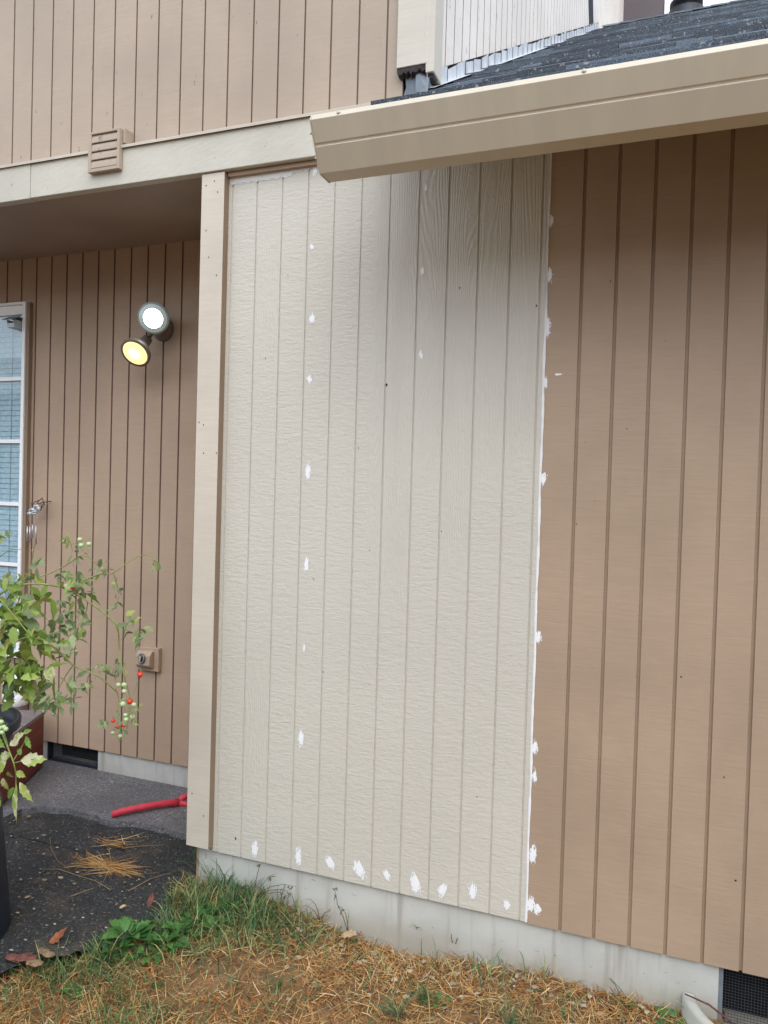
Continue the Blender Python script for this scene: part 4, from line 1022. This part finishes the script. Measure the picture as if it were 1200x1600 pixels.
def weed(px, py, z, n, L, label, lob=3, up=(.15, .9), w=.22):
    c = onZ(px, py, z); mb = MB(); rr = random.Random(int(px*7+py))
    for i in range(n):
        a = 2*math.pi*i/n+rr.uniform(-.3, .3); e = rr.uniform(*up); d = Vector((math.cos(a)*math.cos(e), math.sin(a)*math.cos(e), math.sin(e)))
        l = L*rr.uniform(.6, 1.1); b_ = c+Vector((rr.uniform(-.01, .01), rr.uniform(-.01, .01), .004))
        mb.tube([b_, b_+d*l*.3], .0012, 4, 0); leaflet(mb, b_+d*l*.25, d, Vector((0, 0, 1)), l*.8, l*w, lob, .35, 0, rr)
    tag(obj('weed', mb, 'weed', origin=c), label, 'weed', 'green weeds in the lawn')
weed(200, 1472, -.15, 18, .12, 'large lobed green weed at the asphalt edge', 4)
weed(185, 1492, -.16, 12, .08, 'pale lobed weed in front of the larger one', 4)
weed(255, 1482, -.165, 14, .10, 'spreading weed in the middle of the green grass', 4)
weed(350, 1432, -.155, 13, .095, 'round-leaved weed under the bushy tuft', 2, (.5, 1.3), .34)
weed(395, 1425, -.15, 8, .06, 'small weed between the bushy tuft and the footing', 2, (.4, 1.2), .3)
weed(300, 1444, -.16, 12, .085, 'jagged weed left of the round-leaved one', 4)
weed(690, 1575, -.2, 6, .04, 'small bright weed beside the low olive tuft', 2, (.3, .9), .3)
weed(980, 1572, -.17, 5, .035, 'tiny green weed close to the footing on the right', 2, (.3, .9), .4)
weed(1048, 1600, -.175, 5, .06, 'broad dark-leaved weed beside the window well', 2, (.2, .7), .45)
weed(275, 1466, -.16, 14, .10, 'broad-leaved weed just right of the large lobed one', 4)
weed(330, 1460, -.16, 12, .085, 'low weed at the straw edge of the green patch', 4)
weed(385, 1400, -.15, 12, .09, 'leafy weed pressed against the footing beside the post', 3, (.4, 1.2), .3)
weed(230, 1498, -.17, 10, .075, 'small jagged weed in front of the broad-leaved one', 4)
weed(110, 1560, -.19, 7, .04, 'tiny clover-like weed in the bottom left lawn', 2, (.2, .8), .4)
weed(245, 1545, -.19, 6, .035, 'tiny green weed on the bare soil patch', 2, (.3, .9), .35)
def stalk(px, py, z, tops, label, mat='drystalk', seeds=True):
    c = onZ(px, py, z); mb = MB(); rr = random.Random(int(px))
    for (qx, qy, Y) in tops:
        b_ = onY(qx, qy, Y); mid = (c+b_)/2+Vector((rr.uniform(-.02, .02), -.01, .03))
        P = [c, c+(mid-c)*.5+Vector((0, 0, .01)), mid, mid+(b_-mid)*.5+Vector((0, 0, .008)), b_]; mb.tube(P, [.0016, .0015, .0013, .001, .0006], 5)
        if seeds:
            for k in range(5):
                q_ = mid+(b_-mid)*rr.uniform(.3, 1); leaflet(mb, q_, rdir(rr, .1), rnorm(rr), .018, .004, 2, .3, 0, rr)
    tag(obj('dead_weed', mb, mat, origin=c), label, 'dead weed', 'dead weed stalks against the footing')
stalk(395, 1410, -.145, [(455, 1395, -.03), (432, 1365, -.03), (408, 1350, -.02), (462, 1385, -.06), (450, 1400, -.04)], 'leaning green-brown weed stalks against the footing')
stalk(545, 1462, -.165, [(522, 1388, -.03), (528, 1415, -.04)], 'dry brown seed stalk standing before the footing')
stalk(500, 1440, -.16, [(478, 1405, -.03), (516, 1425, -.03), (470, 1418, -.05)], 'thin pale bent stalks left of the dry seed stalk', 'twig', False)
stalk(710, 1492, -.185, [(706, 1462, -.03), (716, 1470, -.02)], 'short dark stalk pair against the middle of the footing', 'drystalk', False)
stalk(655, 1470, -.18, [(640, 1448, -.02), (660, 1455, -.02)], 'thin green stalk in front of the footing', 'stem', False)
